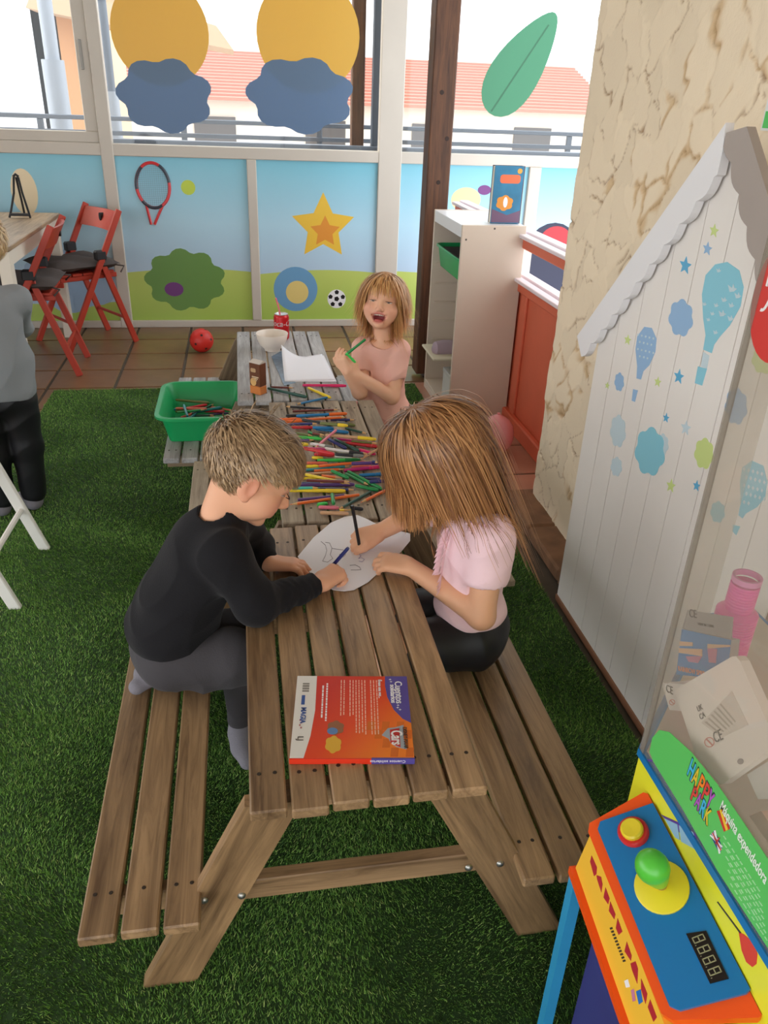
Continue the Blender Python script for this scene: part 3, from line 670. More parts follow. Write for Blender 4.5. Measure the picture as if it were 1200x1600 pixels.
# ================================================================== RED FOLDING CHAIRS, WHITE CHAIR, SIDE TABLE
def folding_chair(name, label, cat, loc, rz, m, mblk, cushion=None, group=None):
    """front is local -y; long legs run from the back top to the front foot, short legs hinge on them"""
    r = thing(name, label, cat, loc, rz, group)
    def bar(nm, p, q, w=0.034, t=0.018, mm=m, par=r):
        p, q = Vector(p), Vector(q); d = q-p; L_ = d.length
        M = Matrix.Translation(p) @ d.to_track_quat('Z','Y').to_matrix().to_4x4()
        # keep the broad side in the leg's own plane
        zx = d.normalized(); xx = Vector((1,0,0)); xx = (xx-zx*xx.dot(zx)).normalized(); yy2 = zx.cross(xx)
        M = Matrix((xx,yy2,zx)).transposed().to_4x4(); M.translation = p
        return MB().cbox((-t/2,-w/2,0),(t/2,w/2,L_),0.003).xf(M).build(nm, mm, par, world=False)
    hw = 0.195
    for s in (-1,1):
        bar('leg', (s*hw,-0.225,0.0), (s*hw,0.195,0.77))
        bar('leg', (s*(hw-0.022),0.225,0.0), (s*(hw-0.022),0.045,0.545))
        MB().cbox((s*(hw-0.011)-0.022,0.02,0.505),(s*(hw-0.011)+0.022,0.085,0.56),0.008).build('hinge', mblk, r, world=False)
    # curved top rail with its grip hole plate
    mb = MB(); N_ = 10; V = []; 
    for k in range(N_+1):
        x = -hw+0.012+(2*hw-0.024)*k/N_; bow = 0.028*(1-(x/hw)**2)
        for (dy,dz) in ((0,0),(0.016,0),(0.016,0.10),(0,0.10)): V.append((x,0.128+bow+dy+dz*0.50,0.655+dz))
    Fs = [(i*4+k,(i+1)*4+k,(i+1)*4+(k+1)%4,i*4+(k+1)%4) for i in range(N_) for k in range(4)]+[(0,1,2,3),(N_*4+3,N_*4+2,N_*4+1,N_*4)]
    mb.add(V,Fs); mb.build('backrest', m, r, world=False, smooth=True)
    MB().prism(poly_circle(0,0.715,0.012,14,0.022),'y',0.172,0.205).build('grip_hole', mblk, r, world=False)
    for k in range(5): MB().cbox((-hw+0.03,-0.185+k*0.066,0.425),(hw-0.03,-0.185+k*0.066+0.058,0.440),0.003).build('seat_slat', m, r, world=False)
    for s in (-1,1): bar('seat_rail', (s*(hw-0.045),-0.19,0.412), (s*(hw-0.045),0.155,0.412), 0.026)
    MB().tube([(-hw,-0.142,0.155),(hw,-0.142,0.155)],0.009,8).build('stretcher', m, r, world=False, smooth=True)
    MB().tube([(-hw+0.02,0.173,0.155),(hw-0.02,0.173,0.155)],0.009,8).build('stretcher', m, r, world=False, smooth=True)
    if cushion:
        cu = thing('seat_cushion', cushion[0], 'cushion', Vector(loc)+Vector((0,0,0.441)), rz, 'dark cushions on the red chairs')
        mb = MB(); n = 14; V = []
        for side in (1,-1):
            for i in range(n+1):
                for j in range(n+1):
                    u, v = i/n*2-1, j/n*2-1; e = (1-abs(u)**6)*(1-abs(v)**6)
                    h = 0.036*e**0.5*(0.70+0.30*math.cos(u*math.pi*1.5)*math.cos(v*math.pi*1.5))
                    V.append((u*0.195, -0.035+v*0.205, 0.037+side*h))
        k0 = (n+1)**2; Fs = []
        for i in range(n):
            for j in range(n):
                a_ = i*(n+1)+j; q = (a_,a_+n+1,a_+n+2,a_+1); Fs.append(q); Fs.append(tuple(k0+t for t in q[::-1]))
        mb.add(V,Fs).build('pad', cushion[1], cu, world=False, smooth='all')
        for s in (-1,1): MB().tube([(s*0.16,0.14,0.03),(s*0.19,0.19,0.02),(s*0.20,0.16,-0.01)],0.005,6).build('tie', cushion[1], cu, world=False, smooth=True)
    return r
M_rchair = mat('red_lacquer', (176,58,40), 0.4, var=0.06); M_black = mat('black_plastic', (28,28,32), 0.5); M_wchair = mat('white_lacquer', (232,228,222), 0.45)
M_cush = mat('cushion_grey', (74,66,64), 0.9, bump=0.3, bscale=90)
folding_chair('folding_chair', 'red wooden folding chair angled beside the racket panel', 'chair', (-0.955,4.985,0), math.radians(-54), M_rchair, M_black, ('dark grey cushion on the angled red chair near the panels', M_cush), 'red folding chairs')
folding_chair('folding_chair', 'red wooden folding chair tucked under the side table', 'chair', (-1.125,4.47,0), math.radians(-88), M_rchair, M_black, ('dark grey cushion on the red chair under the side table', M_cush), 'red folding chairs')
folding_chair('folding_chair', 'white wooden folding chair cut off by the left picture edge', 'chair', (-0.925,2.25,0), math.radians(-92), M_wchair, M_wchair)

M_tw = wood('side_table_top', (178,152,122), (120,98,76), 'y', 0.45); M_tl = mat('side_table_leg', (226,216,202), 0.5)
tb = thing('side_table', 'wood-topped table with cream legs by the left window', 'table', (-1.4,4.57,0))
MB().cbox((-1.80,3.955,0.70),(-1.05,5.16,0.722),0.003).build('tabletop', M_tw, tb)
for (x,y) in ((-1.085,4.0),(-1.085,5.10),(-1.76,4.0),(-1.76,5.10)): MB().cbox((x-0.028,y-0.028,0.0),(x+0.028,y+0.028,0.70),0.004).build('leg', M_tl, tb)
for (p,q) in (((-1.075,4.02,0.63),(-1.062,5.09,0.70)),((-1.75,3.985,0.63),(-1.09,4.0,0.70)),((-1.75,5.1,0.63),(-1.09,5.115,0.70))): MB().cbox(p,q,0.002).build('apron', M_tl, tb)
ms = thing('phone_stand', 'small black wire stand on the side table', 'stand', (-1.30,4.86,0.722))
q = PZ(34,340,0.722); sx, sy = q.x, q.y
for s in (-1,1):
    MB().tube([(sx+s*0.012,sy+0.02,0.93),(sx+s*0.022,sy+0.01,0.85),(sx+s*0.045,sy-0.02,0.76),(sx+s*0.055,sy-0.04,0.727)],0.006,8).build('leg', M_black, ms, smooth=True)
MB().tube([(sx-0.014,sy+0.02,0.932),(sx,sy+0.02,0.945),(sx+0.014,sy+0.02,0.932)],0.007,8).build('top_bend', M_black, ms, smooth=True)
MB().tube([(sx,sy+0.02,0.93),(sx,sy+0.06,0.8),(sx,sy+0.075,0.727)],0.006,8).build('rear_leg', M_black, ms, smooth=True)
MB().cbox((sx-0.05,sy-0.045,0.735),(sx+0.05,sy-0.015,0.748),0.003).build('ledge', M_black, ms)

# red ball
q = PZ(316,552,0.0); R_ = 0.070
ball = thing('ball', 'red ball with black spots on the tiles', 'ball', (q.x,q.y+0.03,0))
bc = Vector((q.x,q.y+0.03,R_))
MB().ball(bc,R_,28,18).build('ball_skin', mat('ball_red',(206,44,36),0.45,bump=0.2,bscale=120), ball, smooth='all')
for k in range(14):
    zz = 1-2*(k+0.5)/14; a = k*2.39996; d = Vector((math.sqrt(1-zz*zz)*math.cos(a), math.sqrt(1-zz*zz)*math.sin(a), zz))
    mb = MB(); M = frame(bc+d*(R_+0.0002), d.orthogonal(), d.cross(d.orthogonal())); n = 10
    V = [M @ Vector((0,0,0))]+[(bc+((M @ Vector((0.009*math.cos(2*math.pi*i/n)*(1 if i%2 else 0.7),0.009*math.sin(2*math.pi*i/n)*(1 if i%2 else 0.7),0)))-bc).normalized()*(R_+0.0006)) for i in range(n)]
    mb.add(V,[(0,i+1,(i+1)%n+1) for i in range(n)]).build('spot', mat('spot_black',(40,22,22),0.5), ball)

# ================================================================== WHITE GABLED PLAYHOUSE FRONT
HX = 0.925; PKY, PKZ = 1.497, 1.35; EVY, EVZ = 2.001, 0.822
sl = (PKZ-EVZ)/(PKY-EVY)
M_hw = mat('playhouse_white', (236,230,224), 0.45, var=0.03, vscale=4); M_trim = mat('trim_white', (236,234,236), 0.4); M_trimg = mat('trim_grey', (168,156,148), 0.5, var=0.04)
ho = thing('playhouse', 'white plank playhouse front with scalloped gable and blue balloon prints', 'playhouse', (HX,PKY,0))
yR, yL = 2*PKY-1.935, 1.935; nb = 9; bwid = (yL-yR)/nb
gz = lambda y: PKZ-0.015 - abs(y-PKY)*abs(sl)
M_gap = mat('board_gap', (150,118,96), 0.9)
MB().prism([(yR,0.03),(yL,0.03),(yL,gz(yL)-0.02),(PKY,PKZ-0.04),(yR,gz(yR)-0.02)],'x',HX+0.0025,HX+0.03).build('backing', M_gap, ho)
for k in range(nb):
    a, b = yR+k*bwid+0.0011, yR+(k+1)*bwid-0.0011
    poly = [(a,0.02),(b,0.02),(b,gz(b))]+([(PKY,PKZ-0.015)] if a < PKY < b else [])+[(a,gz(a))]
    MB().prism(poly,'x',HX,HX+0.02).build('board', M_hw, ho)
MB().cbox((HX-0.004,yR-0.004,0.0),(HX+0.03,yL+0.004,0.022),0.002).build('base_strip', mat('base_brown',(136,92,66),0.7), ho)
for s,mm in ((1,M_trim),(-1,M_trimg)):
    # scalloped barge board along one slope, in slope coordinates (t along, n across)
    Ls = math.hypot(EVY-PKY, PKZ-EVZ); ca, sa = (EVY-PKY)/Ls, (PKZ-EVZ)/Ls; w0 = 0.052 if s > 0 else 0.088
    up_ = 0.012 if s > 0 else 0.085; pts = [(0.0,up_),(Ls+0.02,up_)]; n = 11; lo = []; w0 = w0 if s > 0 else 0.012
    for k in range(n):
        for j in range(6):
            t = Ls+0.02-(Ls+0.02)*(k+j/6)/n; lo.append((t,-w0-0.011*math.sin(math.pi*j/6)))
    pts += lo+[(0.0,-w0)]
    def mp_(p): t, nn = p; return (PKY+s*(t*ca+nn*sa), PKZ-t*sa+nn*ca)
    P2 = [mp_(p) for p in pts]
    P2 = [(max(p[0],PKY-0.0) if s > 0 else min(p[0],PKY+0.0), p[1]) for p in P2]
    if s < 0: P2 = [(p[0],min(p[1],PKZ+0.004)) for p in P2]
    MB().prism(P2 if s < 0 else P2[::-1],'x',HX-0.024,HX-0.006).build('barge_board', mm, ho)
# printed decals, thin vinyl on the boards
def hdecal(name, px, m, lay=1):
    poly = [(PX(x,y,HX-0.0006*lay).y, PX(x,y,HX-0.0006*lay).z) for x,y in px]
    return MB().prism(poly,'x',HX-0.0006*lay-0.0002,HX-0.0006*(lay-1)).build(name, m, ho)
c3 = lambda P: [(840+x/2.667,160+y/2.667) for x,y in P]
c24 = lambda P: [(1000+x/4,540+y/4) for x,y in P]
M_db = mat('decal_blue',(140,204,222),0.45); M_dp = mat('decal_periwinkle',(150,186,222),0.45); M_dl = mat('decal_pale',(200,218,226),0.45); M_dg = mat('decal_green',(206,222,142),0.45); M_ds = mat('decal_sky',(96,176,216),0.45)
hdecal('balloon_decal', c3([(685,800),(700,720),(740,675),(790,665),(840,700),(858,770),(845,850),(800,930),(760,975),(735,1010),(725,1045),(690,1030),(700,970),(690,900)]), M_db)
hdecal('balloon_neck', c3([(690,1040),(715,1055),(705,1110),(680,1100)]), M_dl)
hdecal('balloon_basket', c3([(668,1100),(705,1110),(685,1180),(655,1170)]), M_db)
for (x,y,r) in ((755,700,10),(812,775,19),(778,822,12),(745,845,10),(808,845,12),(770,880,15),(805,900,13),(729,880,9),(712,905,8),(742,958,10),(835,805,14),(696,840,9)):
    hdecal('bird_print', c3([(x-r,y-r*0.8),(x-r*0.1,y-r*0.1),(x+r*0.2,y-r),(x+r*0.5,y-r*0.1),(x+r,y+r*0.1),(x+r*0.3,y+r*0.7),(x-r*0.6,y+r*0.8)]), M_dl, 2)
hdecal('small_balloon_decal', c3([(408,1030),(415,975),(445,935),(475,940),(495,985),(490,1040),(465,1095),(440,1120),(430,1155),(412,1150),(415,1100)]), M_dp)
hdecal('small_balloon_basket', c3([(398,1195),(417,1200),(405,1248),(392,1243)]), M_dp)
for i in range(18):
    x = 418+(i%5)*16+((i//5)%2)*8; y = 968+(i//5)*30+(i%5)*4
    if x < 488: hdecal('dot_print', c3(poly_circle(x,y,3.4,6,5)), M_dl, 2)
for (x,y,rx,ry,m) in ((597,898,52,80,M_dp),(340,1165,20,40,M_dp),(335,1370,33,70,M_dl),(520,1425,26,46,M_dl),(468,1455,64,104,M_db),(328,1518,24,42,M_dl)):
    hdecal('cloud_decal', c3(poly_cloud(x,y,rx,ry,7)), m, 2 if rx == 64 else 1)
for (x,y,rx,ry,m) in ((400,675,62,100,M_dg),(600,380,72,118,M_dp),(485,1040,46,70,M_db),(770,90,74,90,M_dg)):
    hdecal('cloud_decal', c24(poly_cloud(x,y,rx,ry,7)), m)
hdecal('woven_balloon_decal', c24([(625,850),(640,760),(700,720),(770,750),(795,850),(780,950),(730,1010),(660,1050),(640,1080),(615,1060),(630,980)]), M_db)
for i in range(22):
    x = 650+(i%5)*28+((i//5)%2)*14; y = 770+(i//5)*52+(i%5)*8
    if x < 780 and y < 1000: hdecal('weave_print', c24([(x-8,y),(x,y-14),(x+8,y),(x,y+14)]), M_dl, 2)
hdecal('woven_balloon_basket', c24([(580,1120),(625,1130),(600,1185),(578,1160)]), M_db)
for (x,y,r,m) in ((735,535,20,M_dg),(707,610,20,M_dp),(615,680,26,M_ds),(375,990,15,M_dg),(500,1165,15,M_dg),(290,1180,10,M_dg),(588,1143,22,M_ds),(535,1315,14,M_ds),(617,1357,22,M_dl),(555,1598,20,M_dg),(662,1598,16,M_ds)):
    hdecal('star_decal', c3([(a,y+(b-y)*1.5) for a,b in poly_star(x,y,r,0.45,5,-math.pi/2+0.2)]), m)
# ================================================================== TOY VENDING MACHINE
VX, VY, VZ = 0.52, 0.746, 0.578
M_my = mat('machine_yellow', (226,222,48), 0.35); M_mb = mat('machine_blue', (20,112,172), 0.35); M_mo = mat('machine_orange', (240,84,22), 0.32)
M_mc = mat('machine_cyan', (52,150,196), 0.4, var=0.06); M_mdk = mat('machine_gap_shade', (16,20,26), 0.6)
M_acr = bpy.data.materials.new('acrylic'); M_acr.use_nodes = True; glassy(M_acr, (0.95,0.94,0.92,1), 0.05, 0.03, 0.13, (214,204,190))
M_acr2 = bpy.data.materials.new('acrylic_edge'); M_acr2.use_nodes = True; glassy(M_acr2, (0.78,0.76,0.73,1), 0.06, 0.1, 0.35, (176,166,154))
vm = thing('toy_machine', 'colourful toy vending machine with clear case and joystick panel', 'toy machine', (0.70,0.45,0))
plan = [(VX,0.06),(VX,VY),(0.79,1.04),(0.885,1.04),(0.885,0.06)]
MB().prism(plan,'z',0.30,VZ-0.012).build('cabinet', M_my, vm)
MB().prism([(VX-0.003,0.06),(VX-0.003,VY+0.002),(0.788,1.045),(0.888,1.045),(0.888,0.06)],'z',VZ-0.012,VZ).build('ledge', M_mb, vm)
for (x,y) in ((VX+0.004,0.70),(VX+0.004,0.10),(0.80,1.0),(0.85,0.10)):
    MB().prism([(x,y),(x+0.035,y),(x+0.035,y+0.03),(x,y+0.03)],'z',0.0,0.30).build('leg', M_mc, vm)
MB().box((VX+0.05,0.14,0.05),(0.84,0.68,0.30)).build('gap_shade_block', M_mdk, vm)  # near-black solid standing in for the shaded gap between the legs
MB().prism([(VX+0.006,0.07),(VX+0.006,VY-0.006),(0.79,1.03),(0.88,1.03),(0.88,0.07)],'z',VZ,VZ+0.0015).build('case_floor', mat('case_beige',(196,182,164),0.6), vm)
# case: flat panes, corner strips
zc = 1.36
MB().box((VX,0.06,VZ),(VX+0.004,VY,zc)).build('front_pane', M_acr, vm)
d = Vector((0.27,0.294,0)).normalized(); nn = Vector((-d.y,d.x,0))*0.004
p0, p1 = Vector((VX,VY,0)), Vector((0.79,1.04,0))
MB().prism([tuple(p0[:2]),tuple(p1[:2]),tuple((p1-nn)[:2]),tuple((p0-nn)[:2])],'z',VZ,zc).build('angled_pane', M_acr, vm)
MB().prism([(VX-0.0015,VY-0.010),(VX-0.0015,VY+0.001),(VX+0.012,VY+0.015),(VX+0.016,VY+0.012)],'z',VZ,zc).build('corner_strip', M_acr2, vm)
MB().prism(plan,'z',zc,zc+0.03).build('case_top', M_mb, vm)
# control desk
PLT = [PX(1022,1255,VX), PX(1170,1545,VX), None]
zl = 0.500; pA = PZ(940,1283,zl); pB = PZ(1052,1582,zl-0.014)
pO = (PLT[0]+PLT[1]+pA+pB)/4; pn = ((PLT[1]-PLT[0]).cross(pA-PLT[0])).normalized()
if pn.z < 0: pn = -pn
def PPl(x, y, off=0.0):
    d_ = ray(x,y); o = pO+pn*off; t = (o-C_POS).dot(pn)/d_.dot(pn); return C_POS+d_*t
def slab(name, pts, h0, h1, m, par):
    n = len(pts); V = [p+pn*h0 for p in pts]+[p+pn*h1 for p in pts]
    ar = sum((pts[i].x*pts[(i+1)%n].y-pts[(i+1)%n].x*pts[i].y) for i in range(n))
    Fs = [(i,(i+1)%n,n+(i+1)%n,n+i) for i in range(n)]+[tuple(range(n))[::-1],tuple(range(n,2*n))]
    if ar < 0: Fs = [f[::-1] for f in Fs]
    return MB().add(V,Fs).build(name, m, par)
ex = (PLT[1]-PLT[0]).normalized(); ey = pn.cross(ex)
desk = [PPl(x,y) for x,y in ((1024,1252),(1174,1552),(1176,1575),(1052,1590),(1030,1575),(920,1295),(925,1280))]
slab('desk_tray', [PPl(x,y,-0.004) for x,y in ((1005,1238),(1012,1240),(1190,1585),(1186,1590),(1050,1594),(1033,1583),(919,1300),(921,1286))], -0.016, 0.0, M_mo, vm)
slab('desk_plate', [PPl(x,y) for x,y in ((1020,1255),(1172,1545),(1166,1552),(1062,1579),(1046,1572),(934,1296),(938,1284))], -0.004, 0.001, M_mb, vm)
# printed front of the desk and its lower lip
pf = [PPl(x,y,-0.018) for x,y in ((924,1300),(1034,1590))]; dn = Vector((-0.012,0,-0.072))
q0, q1 = pf[0], pf[0]+(pf[1]-pf[0])*1.15; bk_ = Vector((0.07,0,0))
MB().add([q0,q1,q1+dn,q0+dn,q0+bk_,q1+bk_,q1+dn+bk_,q0+dn+bk_],[(0,1,2,3),(7,6,5,4),(0,4,5,1),(3,2,6,7),(1,5,6,2),(0,3,7,4)]).build('desk_front', mat('desk_print',(240,186,58),0.35), vm)
lp0, lp1 = q0+dn+Vector((-0.008,0.004,0)), q1+dn+Vector((-0.008,-0.004,0))
MB().add([lp0,lp1,lp1+Vector((0.1,0,0)),lp0+Vector((0.1,0,0)),lp0-Vector((0,0,0.013)),lp1-Vector((0,0,0.013)),lp1+Vector((0.1,0,-0.013)),lp0+Vector((0.1,0,-0.013))],[(0,1,2,3),(7,6,5,4),(0,4,5,1),(3,2,6,7),(1,5,6,2),(0,3,7,4)]).build('desk_lip', M_mo, vm)
for s in (0.03,0.86):
    a = lp0+(lp1-lp0)*s+Vector((0.012,0,-0.013)); b = a+Vector((-0.0,0.0,-a.z))
    MB().tube([a,b],0.012,4).build('stand_leg', M_mc, vm)
a = lp0+Vector((0.015,-0.01,-0.014)); MB().box((a.x+0.03,0.36,0.0),(a.x+0.075,a.y-0.02,a.z)).build('stand_side', mat('stand_navy',(58,58,120),0.5), vm)
# red bunting and small print on the desk front
fn_ = (q1-q0).cross(dn).normalized()
if fn_.x > 0: fn_ = -fn_
def PFr(x, y, off=0.0006):
    d_ = ray(900+x/5.714,1320+y/5.714); o = q0+fn_*off; return C_POS+d_*((o-C_POS).dot(fn_)/d_.dot(fn_))
def fdecal(nm, px, m, off=0.0006):
    P_ = [PFr(x,y,off) for x,y in px]; n = len(P_); V = P_+[p-fn_*0.0005 for p in P_]; c_0 = (P_[1]-P_[0]).cross(P_[2]-P_[0]).dot(fn_)
    Fs = [tuple(range(n)),tuple(range(n,2*n))[::-1]]+[(i,n+i,n+(i+1)%n,(i+1)%n) for i in range(n)]
    if c_0 < 0: Fs = [f[::-1] for f in Fs]
    return MB().add(V,Fs).build(nm, m, vm)
M_pen = mat('print_red',(222,56,38),0.4)
for px in ([(138,95),(185,200),(180,262),(160,280),(125,150)],[(183,272),(222,285),(235,350),(225,425),(188,310)],[(262,380),(298,480),(285,530),(245,470)],[(305,505),(350,620),(340,665),(292,590)],[(370,655),(412,775),(380,805),(355,745)],[(452,865),(495,990),(488,1035),(432,950)],[(485,1060),(530,1040),(552,1110),(545,1240),(500,1120)],[(580,1195),(635,1330),(620,1420),(580,1290)],[(660,1380),(720,1540),(690,1580),(640,1450)]):
    fdecal('bunting_print', px, M_pen)
for k in range(11):
    x, y = 305+k*11.5, 738+k*29; fdecal('small_print', [(x-6,y+4),(x+16,y-4),(x+22,y+12),(x,y+20)], mat('print_ink',(60,50,44),0.4))
fdecal('blue_patch_print', [(535,1310),(575,1290),(595,1400),(560,1425)], mat('print_blue',(40,110,190),0.4)); fdecal('white_patch_print', [(430,1215),(462,1200),(480,1270),(445,1275)], mat('flag_w',(236,232,232),0.4)); fdecal('rose_patch_print', [(490,1300),(515,1285),(530,1390),(505,1400)], mat('print_rose',(196,120,150),0.5))
# button, joystick, display
def PM(x, y): M = frame(PPl(x,y,0.001), ex, ey); return M
bt = MB().lathe([(0.0205,0),(0.0205,0.005),(0.0185,0.0075),(0.0150,0.0075)],24,caps=False).xf(PM(990,1301)).build('button_ring', mat('btn_red',(206,44,42),0.3), vm, smooth=True)
MB().lathe([(0.0150,0.006),(0.0148,0.012),(0.0125,0.0145),(0.0001,0.0135)],24,caps=False).xf(PM(990,1301)).build('button', mat('btn_yellow',(232,204,48),0.3), vm, smooth=True)
MB().lathe([(0.0335,0),(0.0335,0.0025),(0.032,0.0035),(0.0001,0.0035)],32,caps=False).xf(PM(1034,1386)).build('joystick_plate', mat('joy_yellow',(226,206,40),0.35), vm, smooth=True)
js = MB().lathe([(0.0075,0.003),(0.0075,0.018)],16).xf(PM(1034,1384)).build('joystick_shaft', mat('joy_brass',(176,150,96),0.35,0.6), vm, smooth=True)
MB().lathe([(0.0001,0.012),(0.010,0.0125),(0.0125,0.020),(0.0165,0.034),(0.0202,0.047),(0.0208,0.055),(0.0185,0.064),(0.0125,0.0705),(0.0055,0.073),(0.0001,0.0735)],24,caps=False).xf(PM(1034,1384)).build('joystick_knob', mat('joy_green',(86,190,62),0.28), vm, smooth='all')
c5 = lambda P: [(880+x/3.2,1100+y/3.2) for x,y in P]
dsp = [PPl(x,y,0.001) for x,y in c5([(615,1150),(715,1135),(828,1375),(735,1400)])]
slab('display', dsp, 0, 0.0012, mat('display_black',(22,16,16),0.25), vm)
dx = (dsp[3]-dsp[0]); dy = (dsp[1]-dsp[0]); dl = dx.length
M8 = frame(dsp[0]+dx*0.10+dy*0.16+pn*0.0014, dx, dy)
M_seg = mat('segment_grey',(150,146,112),0.5)
seg = MB()
for k in range(4):
    ox = k*dl*0.215; w_, h_ = dl*0.13, dy.length*0.62; t_ = 0.0013
    for (x0_,y0_,x1_,y1_) in ((0,0,w_,t_),(0,h_-t_,w_,h_),(0,h_/2-t_/2,w_,h_/2+t_/2),(0,0,t_,h_),(w_-t_,0,w_,h_)):
        seg.add([M8 @ Vector(v) for v in ((ox+x0_,y0_,0),(ox+x1_,y0_,0),(ox+x1_,y1_,0),(ox+x0_,y1_,0))],[(0,1,2,3)])
    seg.add([M8 @ Vector(v) for v in ((ox+w_*1.2,0,0),(ox+w_*1.32,0,0),(ox+w_*1.32,t_,0),(ox+w_*1.2,t_,0))],[(0,1,2,3)])
seg.build('display_digits', M_seg, vm)
# printed yellow front above the desk
def vdecal(name, px, m, lay=1, X=VX):
    poly = [(PX(x,y,X-0.0005*lay).y, PX(x,y,X-0.0005*lay).z) for x,y in px]
    ar = sum(poly[i][0]*poly[(i+1)%len(poly)][1]-poly[(i+1)%len(poly)][0]*poly[i][1] for i in range(len(poly)))
    if ar < 0: poly = poly[::-1]
    return MB().prism(poly,'x',X-0.0005*lay-0.0002,X-0.0005*(lay-1)).build(name, m, vm)
M_pp = mat('print_purple',(92,56,150),0.4); M_pane = mat('print_pane',(150,190,214),0.4)
vdecal('window_print', c5([(495,560),(690,745),(660,650),(620,612),(487,552)]), M_pp)
vdecal('window_print_pane', c5([(506,572),(570,602),(582,680),(560,668)]), M_pane, 2); vdecal('window_print_pane', c5([(578,606),(648,640),(680,738),(590,688)]), M_pane, 2)
vdecal('line_print', c5([(390,275),(445,280),(446,288),(392,284)]), M_pp)
vdecal('red_balloon_print', c5([(878,1140),(900,1150),(950,1190),(970,1250),(965,1300),(945,1315),(915,1290),(892,1230)]), mat('print_red2',(216,64,44),0.3))
vdecal('string_print', c5([(768,990),(773,988),(890,1145),(884,1148)]), mat('print_ink',(60,50,44),0.4))
# green sign printed on the clear front
XF = VX
M_gs = mat('sign_green',(92,192,96),0.35)
vdecal('green_sign', c5([(432,240),(445,170),(480,130),(530,140),(640,240),(770,400),(900,590),(1040,800),(1200,1060),(1200,1500),(1030,1230),(770,830),(600,530),(450,285)]), M_gs, 1, XF)
def vtext(body, p, q, hpx, m, bold=0.0, sx=None, lay=3, nm='sign_lettering', fit=True):
    a_ = PX(*c5([p])[0], XF-0.0005*lay); b_2 = PX(*c5([q])[0], XF-0.0005*lay); L_ = (b_2-a_).length
    o = text(nm, body, hpx, m, vm, frame(a_, b_2-a_, Vector((0,0,1))), bold=bold)
    if fit:
        xs = [v.co.y for v in o.data.vertices]; ext = max(xs)-min(xs)
        y0_ = a_.y-WM(vm).translation.y; k_ = L_/max(ext,1e-5)
        for v in o.data.vertices: v.co.y = y0_+(v.co.y-y0_)*k_
    return o
LC = [(70,180,222),(226,196,58),(240,130,44),(216,72,64),(180,92,190)]
for wrd,p,q,h_ in (('HAPPY',(618,345),(735,540),0.040),('PARK',(634,468),(722,608),0.034)):
    for k,ch in enumerate(wrd):
        f0, f1 = k/len(wrd), (k+0.92)/len(wrd); a_ = (p[0]+(q[0]-p[0])*f0, p[1]+(q[1]-p[1])*f0); b_2 = (p[0]+(q[0]-p[0])*f1, p[1]+(q[1]-p[1])*f1)
        vtext(ch,a_,b_2,h_,mat('letter_ink',(36,52,60),0.4),0.05,lay=2); vtext(ch,a_,b_2,h_,mat('letter_%d'%((k+(3 if h_ < 0.04 else 0))%5),LC[(k+(3 if h_ < 0.04 else 0))%5],0.35),0.012,lay=3)
M_tx = mat('sign_white',(232,240,226),0.4)
vtext('M\u00e1quina expendedora', (782,520),(1012,885),0.020,M_tx,0.01)
for k in range(8):
    a_, b_2 = (800+6*k-8*(k%2), 650+34*k+10), (985+6*k, 945+36*k); ln = [a_,b_2,(b_2[0]+5,b_2[1]),(a_[0]+5,a_[1])]
    nseg = 9
    for j in range(nseg):
        f0, f1 = j/nseg, (j+0.55+0.3*rng.random())/nseg
        vdecal('small_print', c5([(a_[0]+(b_2[0]-a_[0])*f0, a_[1]+(b_2[1]-a_[1])*f0),(a_[0]+(b_2[0]-a_[0])*f1, a_[1]+(b_2[1]-a_[1])*f1),(a_[0]+4+(b_2[0]-a_[0])*f1, a_[1]-2+(b_2[1]-a_[1])*f1),(a_[0]+4+(b_2[0]-a_[0])*f0, a_[1]-2+(b_2[1]-a_[1])*f0)]), mat('sign_fine',(170,220,166),0.4), 2, XF)
for (x0_,y0_,ms_) in ((768,535,((200,52,44),(236,196,60),(200,52,44))),):
    for k in range(3): vdecal('flag_stripe', c5([(x0_+k*10+(4 if k else 0),y0_-k*4),(x0_+k*10+12,y0_-k*4-3),(x0_+k*10+46,y0_-k*4+96),(x0_+k*10+36,y0_-k*4+104)]), mat('flag_%d_%d'%(x0_,k),ms_[k],0.4), 2+k%2, XF)
fl_ = [(735,655),(757,632),(795,715),(782,748)]
vdecal('flag_field', c5(fl_), mat('flag_navy',(44,60,120),0.4), 2, XF)
for (p,q,w_,m_) in (((735,655),(795,715),7,'w'),((757,632),(782,748),7,'w'),((746,644),(789,732),9,'w'),((765,685),(776,674),9,'w'),((746,644),(789,732),4,'r'),((762,700),(780,668),4,'r')):
    dxx, dyy = q[0]-p[0], q[1]-p[1]; ll = math.hypot(dxx,dyy); ox, oy = -dyy/ll*w_/2, dxx/ll*w_/2
    vdecal('flag_cross', c5([(p[0]+ox,p[1]+oy),(q[0]+ox,q[1]+oy),(q[0]-ox,q[1]-oy),(p[0]-ox,p[1]-oy)]), mat('flag_w',(236,232,232),0.4) if m_ == 'w' else mat('flag_r',(200,50,54),0.4), 3 if m_ == 'w' else 4, XF)
# red round sticker high on the clear front, and a green tag on top
cc = PX(1222,470,XF-0.001)
MB().prism(poly_circle(cc.y,cc.z,0.047,32,0.062),'x',XF-0.0012,XF-0.0002).build('red_sticker', mat('sticker_red',(206,52,46),0.4), vm)
text('sticker_lettering', '\u043f', 0.034, mat('flag_w',(236,232,232),0.4), vm, frame(PX(1194,446,XF-0.0016), (0,-1,0), (0,0,1)))
text('sticker_lettering', '\u043b\u044e', 0.040, mat('flag_w',(236,232,232),0.4), vm, frame(PX(1187,486,XF-0.0016), (0,-1,0), (0,0,1)), shear=0.3)
